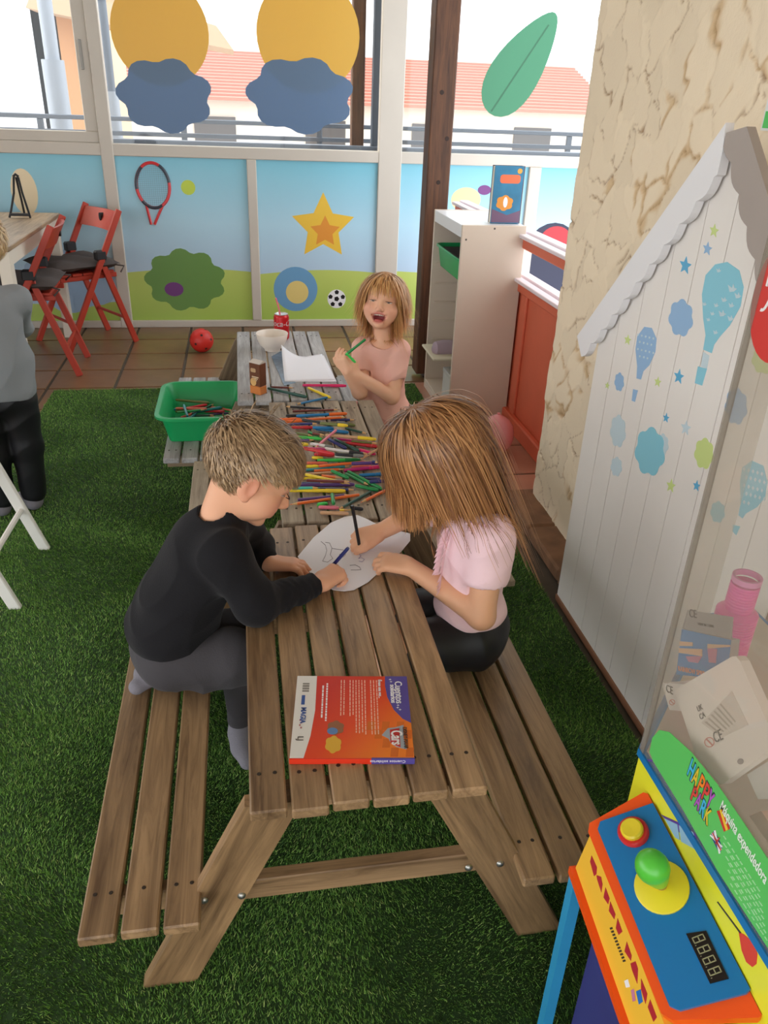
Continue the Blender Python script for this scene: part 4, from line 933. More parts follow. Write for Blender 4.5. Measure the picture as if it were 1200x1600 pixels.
# ---- toys lying inside the clear case
def toy_box(name, label, cat, px, Xp, depth, mface, mtop):
    """px: front face corners (4) on plane X=Xp, box runs back along +x"""
    P_ = [PX(x,y,Xp) for x,y in px]; r = thing(name, label, cat, (Xp+depth/2, sum(p.y for p in P_)/4, min(p.z for p in P_)))
    V = [tuple(p) for p in P_]+[(p.x+depth,p.y,p.z) for p in P_]; ar = sum(P_[i].y*P_[(i+1)%4].z-P_[(i+1)%4].y*P_[i].z for i in range(4))
    Fs = [(0,1,2,3),(7,6,5,4)]+[(i,i+4,(i+1)%4+4,(i+1)%4) for i in range(4)]
    if ar > 0: Fs = [f[::-1] for f in Fs]
    mb = MB(); mb.add(V,Fs); mb.mi = [1 if (k >= 2 and max(V[i][2] for i in f) > 0.99*max(v[2] for v in V) and min(V[i][2] for i in f) > sum(v[2] for v in V)/8) else 0 for k,f in enumerate(Fs)]
    mb.build('carton', [mface,mtop], r); return r, P_
cz = lambda P: [(980+x/4.705,900+y/4.705) for x,y in P]
def on(r, nm, px, m, Xp, lay=1): 
    P_ = [(PX(x,y,Xp-0.0004*lay).y,PX(x,y,Xp-0.0004*lay).z) for x,y in cz(px)]
    return MB().prism(P_,'x',Xp-0.0004*lay-0.0002,Xp-0.0004*(lay-1)).build(nm, m, r)
M_tg = mat('toy_grey',(150,142,138),0.5); M_tb = mat('toy_blue',(60,128,186),0.4)
r, _P = toy_box('toy_box', 'blue and grey toy carton inside the clear case', 'box', cz([(400,390),(765,470),(735,760),(360,725)]), 0.585, 0.012, M_tb, M_tg)
on(r,'grey_panel',[(445,248),(780,302),(768,462),(404,386)],M_tg,0.586,1)
for (a_,b_2) in (((590,500),(755,520)),((385,480),(480,515)),((380,530),(550,590))):
    on(r,'hand_print',[a_,(b_2[0],a_[1]+8),b_2,(a_[0],a_[1]+34)],mat('print_skin',(222,178,140),0.5),0.585,2)
on(r,'spring_print',[(590,530),(660,535),(650,640),(600,635)],mat('print_rose',(196,120,150),0.5),0.585,2); on(r,'spring_print',[(430,590),(550,590),(520,640),(450,630)],mat('print_rose',(196,120,150),0.5),0.585,2)
def otext(r, body, p, q, size, m, Xp, bold=0.0):
    a_ = PX(*cz([p])[0],Xp-0.0012); b_2 = PX(*cz([q])[0],Xp-0.0012); text('lettering', body, size, m, r, frame(a_, b_2-a_, Vector((0,0,1))), bold=bold)
otext(r,'RAINBOW SPRING',(375,695),(560,735),0.0095,mat('print_peach',(238,150,110),0.5),0.585,0.01)
otext(r,'CE',(455,300),(520,312),0.016,mat('print_ink',(60,50,44),0.5),0.586); otext(r,'MADE IN CHINA',(520,360),(600,374),0.005,mat('print_ink',(60,50,44),0.5),0.586)
tb2 = thing('toy_tube', 'pink ribbed plastic toy tube standing in the clear case', 'toy', (0.64,0.78,VZ))
a_ = PX(1165,912,0.64); prof = [(0.026,0.0)]; zz = 0.0
top = a_.z-VZ; 
while zz < top-0.045: prof += [(0.0275,zz+0.001),(0.0275,zz+0.003),(0.0262,zz+0.004)]; zz += 0.0045
prof += [(0.024,zz+0.002),(0.0185,zz+0.004)]
while zz < top-0.003: prof += [(0.0190,zz+0.005),(0.0190,zz+0.007),(0.0183,zz+0.008)]; zz += 0.0045
MB().lathe(prof,20,(0.64,a_.y,VZ)).build('tube', mat('toy_pink',(232,84,168),0.3,sss=0.2), tb2, smooth=True)
MB().lathe([(0.0192,top+0.004),(0.0192,top+0.012),(0.016,top+0.012),(0.016,top+0.004)],20,(0.64,a_.y,VZ),caps=False).build('rim', mat('toy_pinklite',(226,140,190),0.3), tb2, smooth=True)
# flat white pack with its approval marks
wp = thing('white_pack', 'flat white rounded pack with approval marks leaning in the clear case', 'pack', (0.545,0.62,VZ))
Pw = [(PX(x,y,0.545).y,PX(x,y,0.545).z) for x,y in cz([(350,850),(370,825),(770,592),(800,592),(830,625),(1080,1190),(1085,1240),(1060,1275),(700,1530),(675,1530),(655,1505),(500,1310)])]
MB().prism(Pw,'x',0.545,0.557).build('shell', mat('pack_white',(236,226,216),0.4), wp)
on(wp,'label_patch',[(545,1080),(770,845),(890,1095),(690,1190)],mat('pack_label',(216,204,192),0.5),0.545,1)
for k in range(6): on(wp,'fine_print',[(570+k*22,1075-k*26),(580+k*22,1068-k*26),(690+k*22,1160-k*18),(682+k*22,1166-k*18)],mat('pack_fine',(176,164,152),0.5),0.545,2)
on(wp,'hang_hole',poly_circle(832,1363,22,16),mat('pack_hole',(140,130,124),0.6),0.545,2)
def oring(r, c0_, ro, ri, m, Xp, bar=True):
    n = 20; mb = MB(); O = [PX(*cz([p])[0],Xp-0.0008) for p in poly_circle(c0_[0],c0_[1],ro,n)]; I = [PX(*cz([p])[0],Xp-0.0008) for p in poly_circle(c0_[0],c0_[1],ri,n)]
    mb.add(O+I,[(i,(i+1)%n,n+(i+1)%n,n+i) for i in range(n)]); mb.build('mark_ring', m, r)
    if bar: on(r,'mark_bar',[(c0_[0]-ri*0.8,c0_[1]-ri*0.6),(c0_[0]-ri*0.6,c0_[1]-ri*0.8),(c0_[0]+ri*0.8,c0_[1]+ri*0.6),(c0_[0]+ri*0.6,c0_[1]+ri*0.8)],m,Xp,2)
M_mr = mat('mark_red',(206,120,104),0.5); M_mi = mat('mark_ink',(90,84,78),0.5)
oring(wp,(604,1222),38,31,M_mr,0.545)
otext(wp,'CE',(645,1230),(705,1200),0.018,M_mi,0.545); otext(wp,'UK\nCA',(520,1000),(580,965),0.010,M_mi,0.545)
r, _P = toy_box('toy_card', 'small white carton with CE mark under the blue toy carton', 'box', cz([(255,785),(480,800),(470,1000),(310,985)]), 0.575, 0.05, mat('pack_white2',(222,214,206),0.5), mat('pack_greylid',(150,142,146),0.5))
otext(r,'CE',(285,850),(330,870),0.016,M_mi,0.575); oring(r,(330,928),22,17,M_mr,0.575)
r, _P = toy_box('toy_bag', 'crumpled pale plastic bag beside the sign in the clear case', 'bag', cz([(880,1460),(1100,1320),(1100,1640),(960,1640)]), 0.56, 0.06, mat('bag_white',(206,200,194),0.4,bump=0.8,bscale=18), mat('bag_white',(206,200,194),0.4))
r, _P = toy_box('toy_figure_box', 'flesh-toned toy lying low in the clear case', 'toy', c5([(930,560),(990,535),(1100,700),(1100,800),(1010,740)]) [:4], 0.565, 0.05, mat('toy_flesh',(222,178,150),0.5), mat('toy_flesh',(222,178,150),0.5))
gt = thing('green_tag', 'small green and white tag at the upper right edge', 'tag', (0.9,1.38,1.36))
a_ = PX(1196,188,0.90); MB().box((0.90,a_.y-0.09,a_.z-0.012),(0.903,a_.y+0.005,a_.z+0.014)).build('tag_face', mat('tag_green',(70,190,80),0.4), gt)
MB().box((0.904,a_.y-0.09,a_.z-0.016),(0.912,a_.y+0.014,a_.z+0.05)).build('tag_card', mat('tag_white',(226,226,222),0.5), gt)

# ================================================================== THINGS ON THE TABLES
# --- orange story book on the near table
zk = ZT+0.0105
cb = lambda x,y,z=zk: PZ(420+x/4.615,1020+y/4.615,z)
k4 = [cb(215,170),cb(1015,168),cb(1050,760),cb(150,760)]
book = thing('story_book', 'orange and red story book lying face down on the warm brown table', 'book', (sum(p.x for p in k4)/4,sum(p.y for p in k4)/4,ZT))
# square the book up: use its near edge and depth
A, B = k4[3], k4[2]; ux = (B-A); bwid_ = ux.length; ux.normalize(); uy = Vector((-ux.y,ux.x,0)); bdep = ((k4[0]-A).dot(uy)+(k4[1]-B).dot(uy))/2
def bp(u, v, z=0): return A+ux*(u*bwid_)+uy*(v*bdep)+Vector((0,0,z))
def bslab(nm, uv, z0, z1, m, par=book):
    P_ = [bp(u,v) for u,v in uv]; n = len(P_); ar = sum(P_[i].x*P_[(i+1)%n].y-P_[(i+1)%n].x*P_[i].y for i in range(n)); P_ = P_ if ar > 0 else P_[::-1]
    return MB().prism([(p.x,p.y) for p in P_],'z',ZT+z0,ZT+z1).build(nm, m, par)
def book_cover_mat():
    m = bpy.data.materials.new('cover_orange'); m.use_nodes = True; N = m.node_tree.nodes; L = m.node_tree.links; p = N['Principled BSDF']; p.inputs['Roughness'].default_value = 0.32
    tc = N.new('ShaderNodeTexCoord'); sp = N.new('ShaderNodeSeparateXYZ'); L.new(tc.outputs['Object'],sp.inputs[0])
    ma = N.new('ShaderNodeMath'); ma.operation = 'SUBTRACT'; L.new(sp.outputs['X'],ma.inputs[0]); L.new(sp.outputs['Y'],ma.inputs[1])
    mr = N.new('ShaderNodeMapRange'); mr.inputs[1].default_value = -0.10; mr.inputs[2].default_value = 0.14; L.new(ma.outputs[0],mr.inputs[0])
    cr = N.new('ShaderNodeValToRGB'); e = cr.color_ramp.elements; e[0].color = srgb(206,44,28); e[1].color = srgb(240,128,30); e.new(0.5).color = srgb(228,72,24); L.new(mr.outputs[0],cr.inputs[0]); L.new(cr.outputs[0],p.inputs['Base Color']); return m
M_cov = book_cover_mat(); M_cwh = mat('cover_white',(226,222,216),0.35); M_cpu = mat('cover_purple',(86,74,152),0.35)
bslab('pages', [(0.01,0.02),(0.99,0.02),(0.99,0.99),(0.01,0.99)], 0.0015, 0.0090, mat('pages',(226,220,206),0.8))
bslab('lower_cover', [(0,0),(1,0),(1,1),(0,1)], 0, 0.0014, M_cov)
bslab('upper_cover', [(0,0),(1,0),(1,1),(0,1)], 0.0091, 0.0105, M_cov)
bslab('spine', [(-0.002,-0.012),(1.002,-0.012),(1.002,0.0),(-0.002,0.0)], 0.0, 0.0107, mat('spine_red',(222,56,30),0.35))
bslab('spine_band', [(0.655,-0.0135),(1.003,-0.0135),(1.003,0.004),(0.655,0.004)], 0.0003, 0.0109, M_cpu)
bslab('white_band', [(0.0,0.0),(0.11,0.0),(0.155,0.25),(0.18,0.55),(0.178,1.0),(0.0,1.0)], 0.0104, 0.0107, M_cwh)
bslab('purple_corner', [(1.0,0.40),(0.93,0.45),(0.86,0.56),(0.81,0.72),(0.795,0.87),(0.80,1.0),(1.0,1.0)], 0.0104, 0.0108, M_cpu)
for i in range(6):
    for j in range(4):
        if (i+j)%2 and i*0.06 > (3-j)*0.05-0.02:
            u0, v0 = 0.62+i*0.062, 0.015+j*0.10; bslab('checker_print', [(u0,v0),(u0+0.062,v0),(u0+0.075,v0+0.10),(u0+0.013,v0+0.10)], 0.0104, 0.01062, mat('checker',(214,104,22),0.35))
def btext(body, u, v, size, m, bold=0.0, z=0.0111, align='LEFT', sx=1.0): return text('cover_lettering', body, size, m, book, frame(bp(u,v,0)+Vector((0,0,ZT+z-A.z)), -uy, ux), bold=bold, align=align, sx=sx)
M_ink = mat('flag_w',(236,232,232),0.4); M_lb = mat('logo_blue',(40,80,150),0.4); M_bk = mat('print_ink',(60,50,44),0.5)
btext('Cuentos', 0.885, 0.93, 0.0185, M_ink, 0.01, sx=0.92); btext('solidarios', 0.842, 0.885, 0.0125, M_ink, 0.02)
for (u,v) in ((0.845,0.955),(0.852,0.925),(0.90,0.615),(0.895,0.585),(0.915,0.56)): bslab('star_print', poly_star(u,v,0.013,0.35,4), 0.0107, 0.0111, M_ink)
btext('\u00c9rase una vez...', 0.735, 0.95, 0.0080, M_ink, 0.015)
for k in range(13):
    u = 0.715-k*0.0265; 
    if k in (3,10): continue
    v1 = 0.30 if k < 8 else 0.50; v = 0.945
    while v > v1:
        l_ = rng.uniform(0.012,0.05); bslab('body_print', [(u,v),(u+0.008,v),(u+0.008,v-l_),(u,v-l_)], 0.0104, 0.0107, mat('print_fine',(240,196,170),0.5)); v -= l_+0.010
for (u,v0_,v1_) in ((0.268,0.90,0.42),(0.232,0.87,0.46)):
    v = v0_
    while v > v1_:
        l_ = rng.uniform(0.012,0.045); bslab('heading_print', [(u,v),(u+0.014,v),(u+0.014,v-l_),(u,v-l_)], 0.0104, 0.0107, M_ink); v -= l_+0.009
# white band: bar code and imprint logos
for k in range(11): bslab('bar_code', [(0.055+0.0,0.90-k*0.011),(0.115,0.90-k*0.011),(0.115,0.90-k*0.011-0.003-0.004*(k%3 == 0)),(0.055,0.90-k*0.011-0.003-0.004*(k%3 == 0))], 0.0106, 0.0109, M_bk)
bslab('logo_block', [(0.055,0.74),(0.085,0.74),(0.085,0.62),(0.055,0.62)], 0.0106, 0.0109, M_lb)
btext('MAGIA', 0.060, 0.585, 0.0125, M_lb, 0.02); [bslab('logo_print', [(0.052+0.012*(k%2),0.44-k*0.03),(0.066+0.012*(k%2),0.44-k*0.03),(0.066+0.012*(k%2),0.42-k*0.03),(0.052+0.012*(k%2),0.42-k*0.03)], 0.0106, 0.0109, mat('logo_rose',(176,110,110),0.4)) for k in range(4)]; btext('LJ', 0.050, 0.24, 0.014, M_bk, 0.0)
# winged badge with its lettering, and a plain blob where a figure was printed
bslab('badge_wing', [(0.745,0.255),(0.80,0.335),(0.865,0.345),(0.935,0.375),(0.925,0.235),(0.945,0.095),(0.865,0.12),(0.82,0.16),(0.80,0.215)], 0.0105, 0.0109, mat('badge_grey',(168,176,186),0.3,0.3))
bslab('badge_red', [(0.815,0.315),(0.895,0.335),(0.895,0.115),(0.815,0.165)], 0.0108, 0.0112, mat('badge_red',(190,36,34),0.3))
btext('Cars', 0.826, 0.305, 0.026, M_ink, 0.02, z=0.0116, sx=0.66); btext('DISNEY\u00b7PIXAR', 0.925, 0.345, 0.0098, M_bk, 0.0, z=0.0113, sx=0.78)
bslab('blob_print', poly_cloud(0.345,0.15,0.07,0.10,6), 0.0105, 0.0108, mat('blob_gold',(222,172,52),0.4))
bslab('blob_print', poly_cloud(0.36,0.34,0.075,0.085,6), 0.0105, 0.0109, mat('blob_brown',(150,96,62),0.4)); bslab('blob_print', poly_circle(0.335,0.30,0.045,14,0.04), 0.0108, 0.0111, mat('blob_blue',(92,130,180),0.4))
btext_sp = text('spine_lettering', 'Cuentos solidarios', 0.0075, M_ink, book, frame(bp(0.93,-0.0137,0)+Vector((0,0,ZT+0.0085-A.z)), -ux, Vector((0,0,-1))))

# --- sheet with a drawing between the two children
M_paper = mat('paper', (236,234,240), 0.6)
def sheet(nm, label, px, z, parent=None, m=None, curl=None):
    P_ = [PZ(x,y,z) for x,y in px]; n = len(P_); ar = sum(P_[i].x*P_[(i+1)%n].y-P_[(i+1)%n].x*P_[i].y for i in range(n)); P_ = P_ if ar > 0 else P_[::-1]
    r = thing(nm, label, 'paper', (sum(p.x for p in P_)/n,sum(p.y for p in P_)/n,z))
    MB().prism([(p.x,p.y) for p in P_],'z',z,z+0.0008).build('sheet', m or M_paper, r); return r
def line(r, px, z, rad=0.0006, m=None): MB().tube([PZ(x,y,z) for x,y in px], rad, 4).build('drawn_line', m or mat('pencil_line',(120,112,124),0.7), r)
dr = sheet('drawing_sheet', 'white drawing sheet under the hands of both drawing children', [(465,870),(490,840),(517,817),(538,808),(558,805),(573,811),(590,820),(615,828),(641,834),(641,845),(627,862),(597,890),(575,910),(553,922),(538,924),(520,922),(490,902)], ZT+0.0015)
c6 = lambda P: [(440+x/3,600+y/3) for x,y in P]
zl_ = ZT+0.0026
line(dr, c6([(185,738),(205,755),(212,780),(205,805),(192,830),(215,835),(240,818),(228,800),(236,770),(225,745),(205,742)]), zl_)
line(dr, c6([(345,800),(362,795),(372,806),(360,818),(376,815),(388,822),(378,834),(362,830)]), zl_, 0.0005, mat('blue_line',(90,80,150),0.7))
line(dr, c6([(320,850),(345,848),(365,858),(372,870),(350,872),(325,872)]), zl_); line(dr, c6([(270,800),(290,790),(300,800),(288,812),(272,806)]), zl_); line(dr, c6([(236,770),(262,775),(290,778)]), zl_)
# --- far table: paper, magazine, bowl, can, carton
mg = sheet('magazine', 'dark glossy magazine under the white paper on the far table', [(424,557),(441,548),(462,598),(444,603)], ZT+0.001, m=mat('magazine',(96,118,140),0.35,var=0.4,vscale=40))
pp = thing('paper_pad', 'white paper with curled corner on the far table beside the bowl', 'paper', PZ(482,578,ZT))
def pad():
    q = [PZ(441,563,ZT+0.003),PZ(503,553,ZT+0.003),PZ(524,594,ZT+0.003),PZ(445,596,ZT+0.003)]; n = 12; V = []; Fs = []
    for i in range(n+1):
        for j in range(n+1):
            u, v = i/n, j/n; p = (q[0]*(1-u)+q[1]*u)*(1-v)+(q[3]*(1-u)+q[2]*u)*v
            c = max(0, 1-(u*1.7+v*1.15)); p = p+Vector((0.0,0.03*c,0.055*c*c+0.0)); V.append(p)
    for i in range(n):
        for j in range(n): a_ = i*(n+1)+j; Fs.append((a_,a_+1,a_+n+2,a_+n+1))
    o = MB().add(V,Fs).build('sheet', M_paper, pp, smooth='all'); o.modifiers.new('thick','SOLIDIFY').thickness = 0.0012
    MB().prism([(p.x,p.y) for p in (PZ(446,597,ZT),PZ(526,597,ZT),PZ(506,556,ZT),PZ(470,562,ZT))],'z',ZT+0.0012,ZT+0.0024).build('under_sheet', M_paper, pp)
pad()
bc_ = PZ(426,549,ZT); bowl = thing('bowl', 'cream ceramic bowl on the far grey table', 'bowl', (bc_.x,bc_.y+0.02,ZT))
MB().lathe([(0.032,0.0),(0.033,0.006),(0.050,0.022),(0.061,0.045),(0.066,0.070),(0.0655,0.0715),(0.063,0.070),(0.058,0.046),(0.046,0.024),(0.001,0.012)],32,(bc_.x,bc_.y+0.02,ZT+0.0005),caps=False).build('bowl_body', mat('ceramic',(232,220,208),0.3), bowl, smooth='all')
cn = PZ(441,534,ZT); can = thing('drink_can', 'red soft drink can behind the cream bowl', 'can', (cn.x,cn.y+0.03,ZT)); cx, cy = cn.x, cn.y+0.03
MB().lathe([(0.024,0.0),(0.0265,0.003),(0.0325,0.011),(0.033,0.014),(0.033,0.100),(0.0325,0.103),(0.028,0.111)],32,(cx,cy,ZT+0.0005)).build('can_body', mat('can_red',(196,26,34),0.28,0.2), can, smooth=True)
MB().lathe([(0.028,0.111),(0.0285,0.114),(0.027,0.1145),(0.026,0.112),(0.0001,0.112)],32,(cx,cy,ZT+0.0005),caps=False).build('can_lid', mat('aluminium',(206,206,206),0.3,0.9), can, smooth=True)
def wrap_text(body, size, m, z, a0, rad=0.0333, par=can):
    o = text('can_lettering', body, size, m, None, Matrix.Identity(4), bold=0.012, shear=0.25)
    for v in o.data.vertices:
        a = a0+v.co.x/rad; v.co = Vector((cx+math.sin(a)*rad, cy-math.cos(a)*rad, z+v.co.y))-par.location
    o.parent = par; return o
wrap_text('Coca-Cola', 0.034, mat('flag_w',(236,232,232),0.4), ZT+0.066, -2.05)
MB().tube([(cx-0.004,cy-0.012,ZT+0.10),(cx-0.010,cy-0.016,ZT+0.14),(cx-0.022,cy-0.02,ZT+0.185)],0.0033,8).build('straw', mat('straw_pink',(226,112,130),0.4), can, smooth=True)
kt = PZ(404,614,ZT); ck = thing('juice_carton', 'small brown chocolate milk carton on the far table', 'carton', (kt.x,kt.y,ZT), -0.72)
MB().cbox((-0.024,-0.018,0.0),(0.024,0.018,0.030),0.002).build('carton_base', mat('carton_orange',(206,124,60),0.4), ck, world=False)
MB().cbox((-0.024,-0.018,0.030),(0.024,0.018,0.112),0.002).build('carton_body', mat('carton_brown',(104,58,32),0.4,var=0.2,vscale=30), ck, world=False)
MB().add([(-0.024,-0.018,0.112),(0.024,-0.018,0.112),(0.024,0.018,0.112),(-0.024,0.018,0.112),(-0.024,0.004,0.121),(0.024,0.004,0.121)],[(0,1,5,4),(1,2,5),(2,3,4,5),(3,0,4)]).build('carton_top', mat('carton_foil',(206,196,186),0.4), ck, world=False)
MB().prism(poly_circle(-0.006,0.045,0.013,16,0.015),'y',-0.0188,-0.0180).build('biscuit_print', mat('biscuit',(224,176,110),0.5), ck, world=False)
MB().prism(rrect(-0.016,0.080,0.006,0.094,0.004),'y',-0.0188,-0.0180).build('brand_patch', mat('patch_beige',(196,160,120),0.5), ck, world=False)
for k in range(3): MB().prism(rrect(-0.012,0.062-k*0.006,0.018-0.004*k,0.0655-k*0.006,0.0012),'y',-0.0188,-0.0180).build('name_print', mat('patch_cream',(230,206,170),0.5), ck, world=False)

# --- green tub on the far table's bench
t0_, t1_ = PZ(246,664,0.338), PZ(258,609,0.338)
tubo = tub('green_tub', 'green plastic tub full of pens on the far left bench', 'tub', -0.325,-0.030,2.725,3.125,ZB+0.002,0.342,0.016,0.03,r=0.05)
# ================================================================== PENCILS AND PENS
PC = {'black':(30,30,34),'brown':(112,48,40),'blue':(34,120,176),'orange':(238,112,44),'yellow':(240,206,44),'navy':(44,48,110),'red':(206,40,52),'green':(26,140,70),'dark green':(34,78,66),'lime green':(70,206,90),'pink':(232,40,110),'pale pink':(228,120,140),'purple':(88,52,120),'magenta':(196,36,120),'teal':(44,140,150),'tan':(206,160,120),'white':(222,216,212),'grey':(120,122,116),'olive':(110,116,60),'turquoise':(60,180,160),'salmon':(226,112,90)}
PENM = {k: mat('pen_'+k.replace(' ','_'), v, 0.32) for k,v in PC.items()}
M_pw = mat('pencil_wood',(216,170,116),0.7); M_ptip = mat('pen_tip',(226,222,214),0.4)
PENS = []
def pen(kind, colr, p, q, par_label, group, rad=None, capc=None):
    """pencil (hexagonal, sharpened) or felt pen (barrel, cap, nib) lying from p to q (q = point end)"""
    p, q = Vector(p), Vector(q); d = q-p; L_ = d.length; rad = rad or (0.0040 if kind == 'pencil' else 0.0050)
    r = bpy.data.objects.new('colouring_pencil' if kind == 'pencil' else 'felt_pen', None); col.objects.link(r); r.empty_display_size = 0.02
    r.location = p; r.rotation_euler = d.to_track_quat('Z','Y').to_euler()
    m = PENM[colr]
    if kind == 'pencil':
        MB().lathe([(rad,0),(rad,L_-0.020)],6).build('barrel', m, r, world=False)
        MB().lathe([(rad*0.98,L_-0.020),(rad*0.34,L_-0.006)],6).build('sharpened_wood', M_pw, r, world=False)
        MB().lathe([(rad*0.34,L_-0.006),(0.0003,L_)],6).build('lead', m, r, world=False)
    else:
        c_ = PENM[capc or colr]
        MB().lathe([(rad*0.75,0),(rad,0.004),(rad,L_*0.66)],9).build('barrel', m, r, world=False, smooth=True)
        MB().lathe([(rad*1.14,L_*0.64),(rad*1.14,L_-0.012),(rad*0.85,L_-0.002),(rad*0.5,L_)],9).build('cap', c_, r, world=False, smooth=True)
    tag(r, 'x', 'pencil' if kind == 'pencil' else 'pen', group); PENS.append((r, kind, colr, capc, par_label, (p+q)/2)); return r
k7 = lambda x,y: (400+x/4.286,600+y/4.286)
# (crop x1,y1 -> x2,y2), colour, kind, cap colour ; the second end is the point
LST = [(80,28,340,86,'dark green','f',None),(100,20,258,26,'brown','p',None),(312,8,605,12,'pink','f',None),(350,25,500,92,'yellow','f',None),(475,90,265,138,'blue','p',None),
(440,165,190,150,'black','p',None),(245,182,560,172,'brown','p',None),(200,214,400,205,'black','f',None),(270,215,610,198,'blue','f','orange'),(95,238,300,236,'orange','f',None),(195,254,400,240,'orange','f',None),(310,240,610,222,'orange','p',None),(500,240,670,240,'navy','p',None),
(310,240,520,275,'black','f',None),(430,262,615,280,'olive','f','yellow'),(540,255,665,278,'grey','f','olive'),(215,270,420,265,'navy','p',None),(205,290,380,292,'red','f',None),(380,292,520,296,'blue','f',None),(400,300,620,325,'blue','f','blue'),(600,295,750,335,'dark green','p',None),
(180,310,390,350,'olive','p',None),(350,320,460,362,'green','p',None),(225,352,440,368,'lime green','f',None),(380,330,470,345,'brown','p',None),(465,342,805,370,'tan','f','yellow'),(535,310,385,438,'pale pink','p',None),(230,380,400,375,'purple','p',None),(250,400,350,405,'yellow','f',None),(365,400,520,425,'white','f','grey'),(480,365,605,432,'navy','f',None),(530,372,690,450,'dark green','f',None),(540,368,830,400,'magenta','p',None),(600,395,820,420,'red','f',None),(640,382,820,400,'olive','p',None),
(260,425,520,440,'magenta','p',None),(270,420,525,470,'red','f',None),(390,470,525,478,'red','f',None),(460,432,720,470,'white','f','black'),(530,470,720,484,'black','f','grey'),(690,440,800,470,'pink','f',None),(705,500,890,395,'tan','p',None),(835,475,890,468,'navy','f',None),(700,462,760,470,'navy','p',None),
(375,492,450,498,'yellow','f',None),(410,512,700,508,'lime green','f','green'),(530,488,690,497,'white','p',None),(310,530,480,532,'salmon','f',None),(315,552,420,552,'yellow','f',None),(420,550,770,518,'orange','p',None),(640,532,840,528,'purple','f',None),(780,520,845,530,'navy','p',None),
(300,580,640,548,'teal','p',None),(390,582,600,570,'orange','p',None),(330,605,560,590,'tan','p',None),(590,580,845,552,'magenta','f','pink'),(640,560,770,545,'salmon','f',None),(270,635,520,622,'yellow','p',None),(285,595,630,670,'yellow','p',None),(505,580,620,632,'green','f',None),(440,615,580,630,'orange','p',None),
(615,585,845,705,'green','f',None),(600,600,760,680,'green','p',None),(665,680,820,712,'green','f',None),(690,612,905,600,'blue','f',None),(730,632,880,640,'navy','p',None),(760,655,975,645,'navy','f','purple'),(340,645,640,655,'brown','p',None),
(240,680,660,672,'purple','f',None),(290,665,480,668,'navy','p',None),(425,698,670,710,'navy','p',None),(245,698,430,695,'turquoise','p',None),(225,712,600,716,'yellow','f',None),
(280,775,640,742,'purple','p',None),(690,742,225,808,'orange','p',None),(410,808,480,800,'lime green','f',None),(510,735,520,805,'green','f',None),(420,825,555,830,'pale pink','f',None),(765,722,545,845,'dark green','p',None),(905,695,700,795,'orange','p',None),(640,828,718,838,'black','f',None),(560,848,640,842,'yellow','p',None),(430,862,620,868,'tan','f',None)]
def seg_cross(a,b,c,d):
    def o(p,q,r): return (q[0]-p[0])*(r[1]-p[1])-(q[1]-p[1])*(r[0]-p[0])
    return o(a,b,c)*o(a,b,d) < 0 and o(c,d,a)*o(c,d,b) < 0
lv = []
for (x1,y1,x2,y2,cn_,kd,cp) in LST:
    rad = 0.0040 if kd == 'p' else 0.0050
    base = ZT+rad*1.16+0.0012
    a0_, b0_ = PZ(*k7(x1,y1),base), PZ(*k7(x2,y2),base)
    lev = 0
    for (a1_,b1_,l1) in lv:
        near = min((a0_.lerp(b0_,s)-a1_.lerp(b1_,t)).xy.length for s in (0,.2,.4,.6,.8,1) for t in (0,.2,.4,.6,.8,1))
        if seg_cross(a0_.xy,b0_.xy,a1_.xy,b1_.xy) or near < 0.006: lev = max(lev, l1+1)
    lev = min(lev,3); lv.append((a0_,b0_,lev)); z = base+lev*0.0085
    a_, b_2 = PZ(*k7(x1,y1),z), PZ(*k7(x2,y2),z)
    far = a_.y > 2.61
    pen('pencil' if kd == 'p' else 'felt', cn_, a_, b_2, 'on the far grey table' if far else 'in the pile on the middle table', 'pens and pencils spread on the tables', capc=cp)
# short loose ones in the tub
for k in range(34):
    cn_ = rng.choice(['green','dark green','navy','black','red','yellow','purple','teal','olive','brown','salmon','green','blue'])
    cx_, cy_ = rng.uniform(-0.255,-0.09), rng.uniform(2.80,3.05); a = rng.gauss(0.15,0.5); l_ = rng.uniform(0.08,0.14); z = ZB+0.016+0.0095*(k//7)
    dx_, dy_ = math.cos(a)*l_/2, math.sin(a)*l_/2
    pen('felt' if k%3 else 'pencil', cn_, (max(-0.29,cx_-dx_),cy_-dy_,z), (min(-0.06,cx_+dx_),cy_+dy_,z+rng.uniform(-0.004,0.01)), 'in the green tub', 'pens and pencils in the green tub')
ORD = ['nearest','second nearest','third nearest','fourth nearest','fifth nearest','sixth nearest','seventh nearest','eighth nearest','ninth nearest','tenth nearest','eleventh nearest','twelfth nearest']
_g = {}
for (r,kind,colr,capc,pl,mid) in PENS: _g.setdefault((kind,colr,capc if capc != colr else None,pl),[]).append((mid.y,r))
for (kind,colr,capc,pl),lst in _g.items():
    lst.sort(key=lambda t: t[0]); n = len(lst); what = colr+(' pencil' if kind == 'pencil' else ' felt pen'+(' with %s cap'%capc if capc else ''))
    for k,(y,r) in enumerate(lst):
        r['label'] = ('only %s lying %s'%(what,pl)) if n == 1 else '%s %s, %s of %d'%(what,pl,ORD[min(k,11)],n)
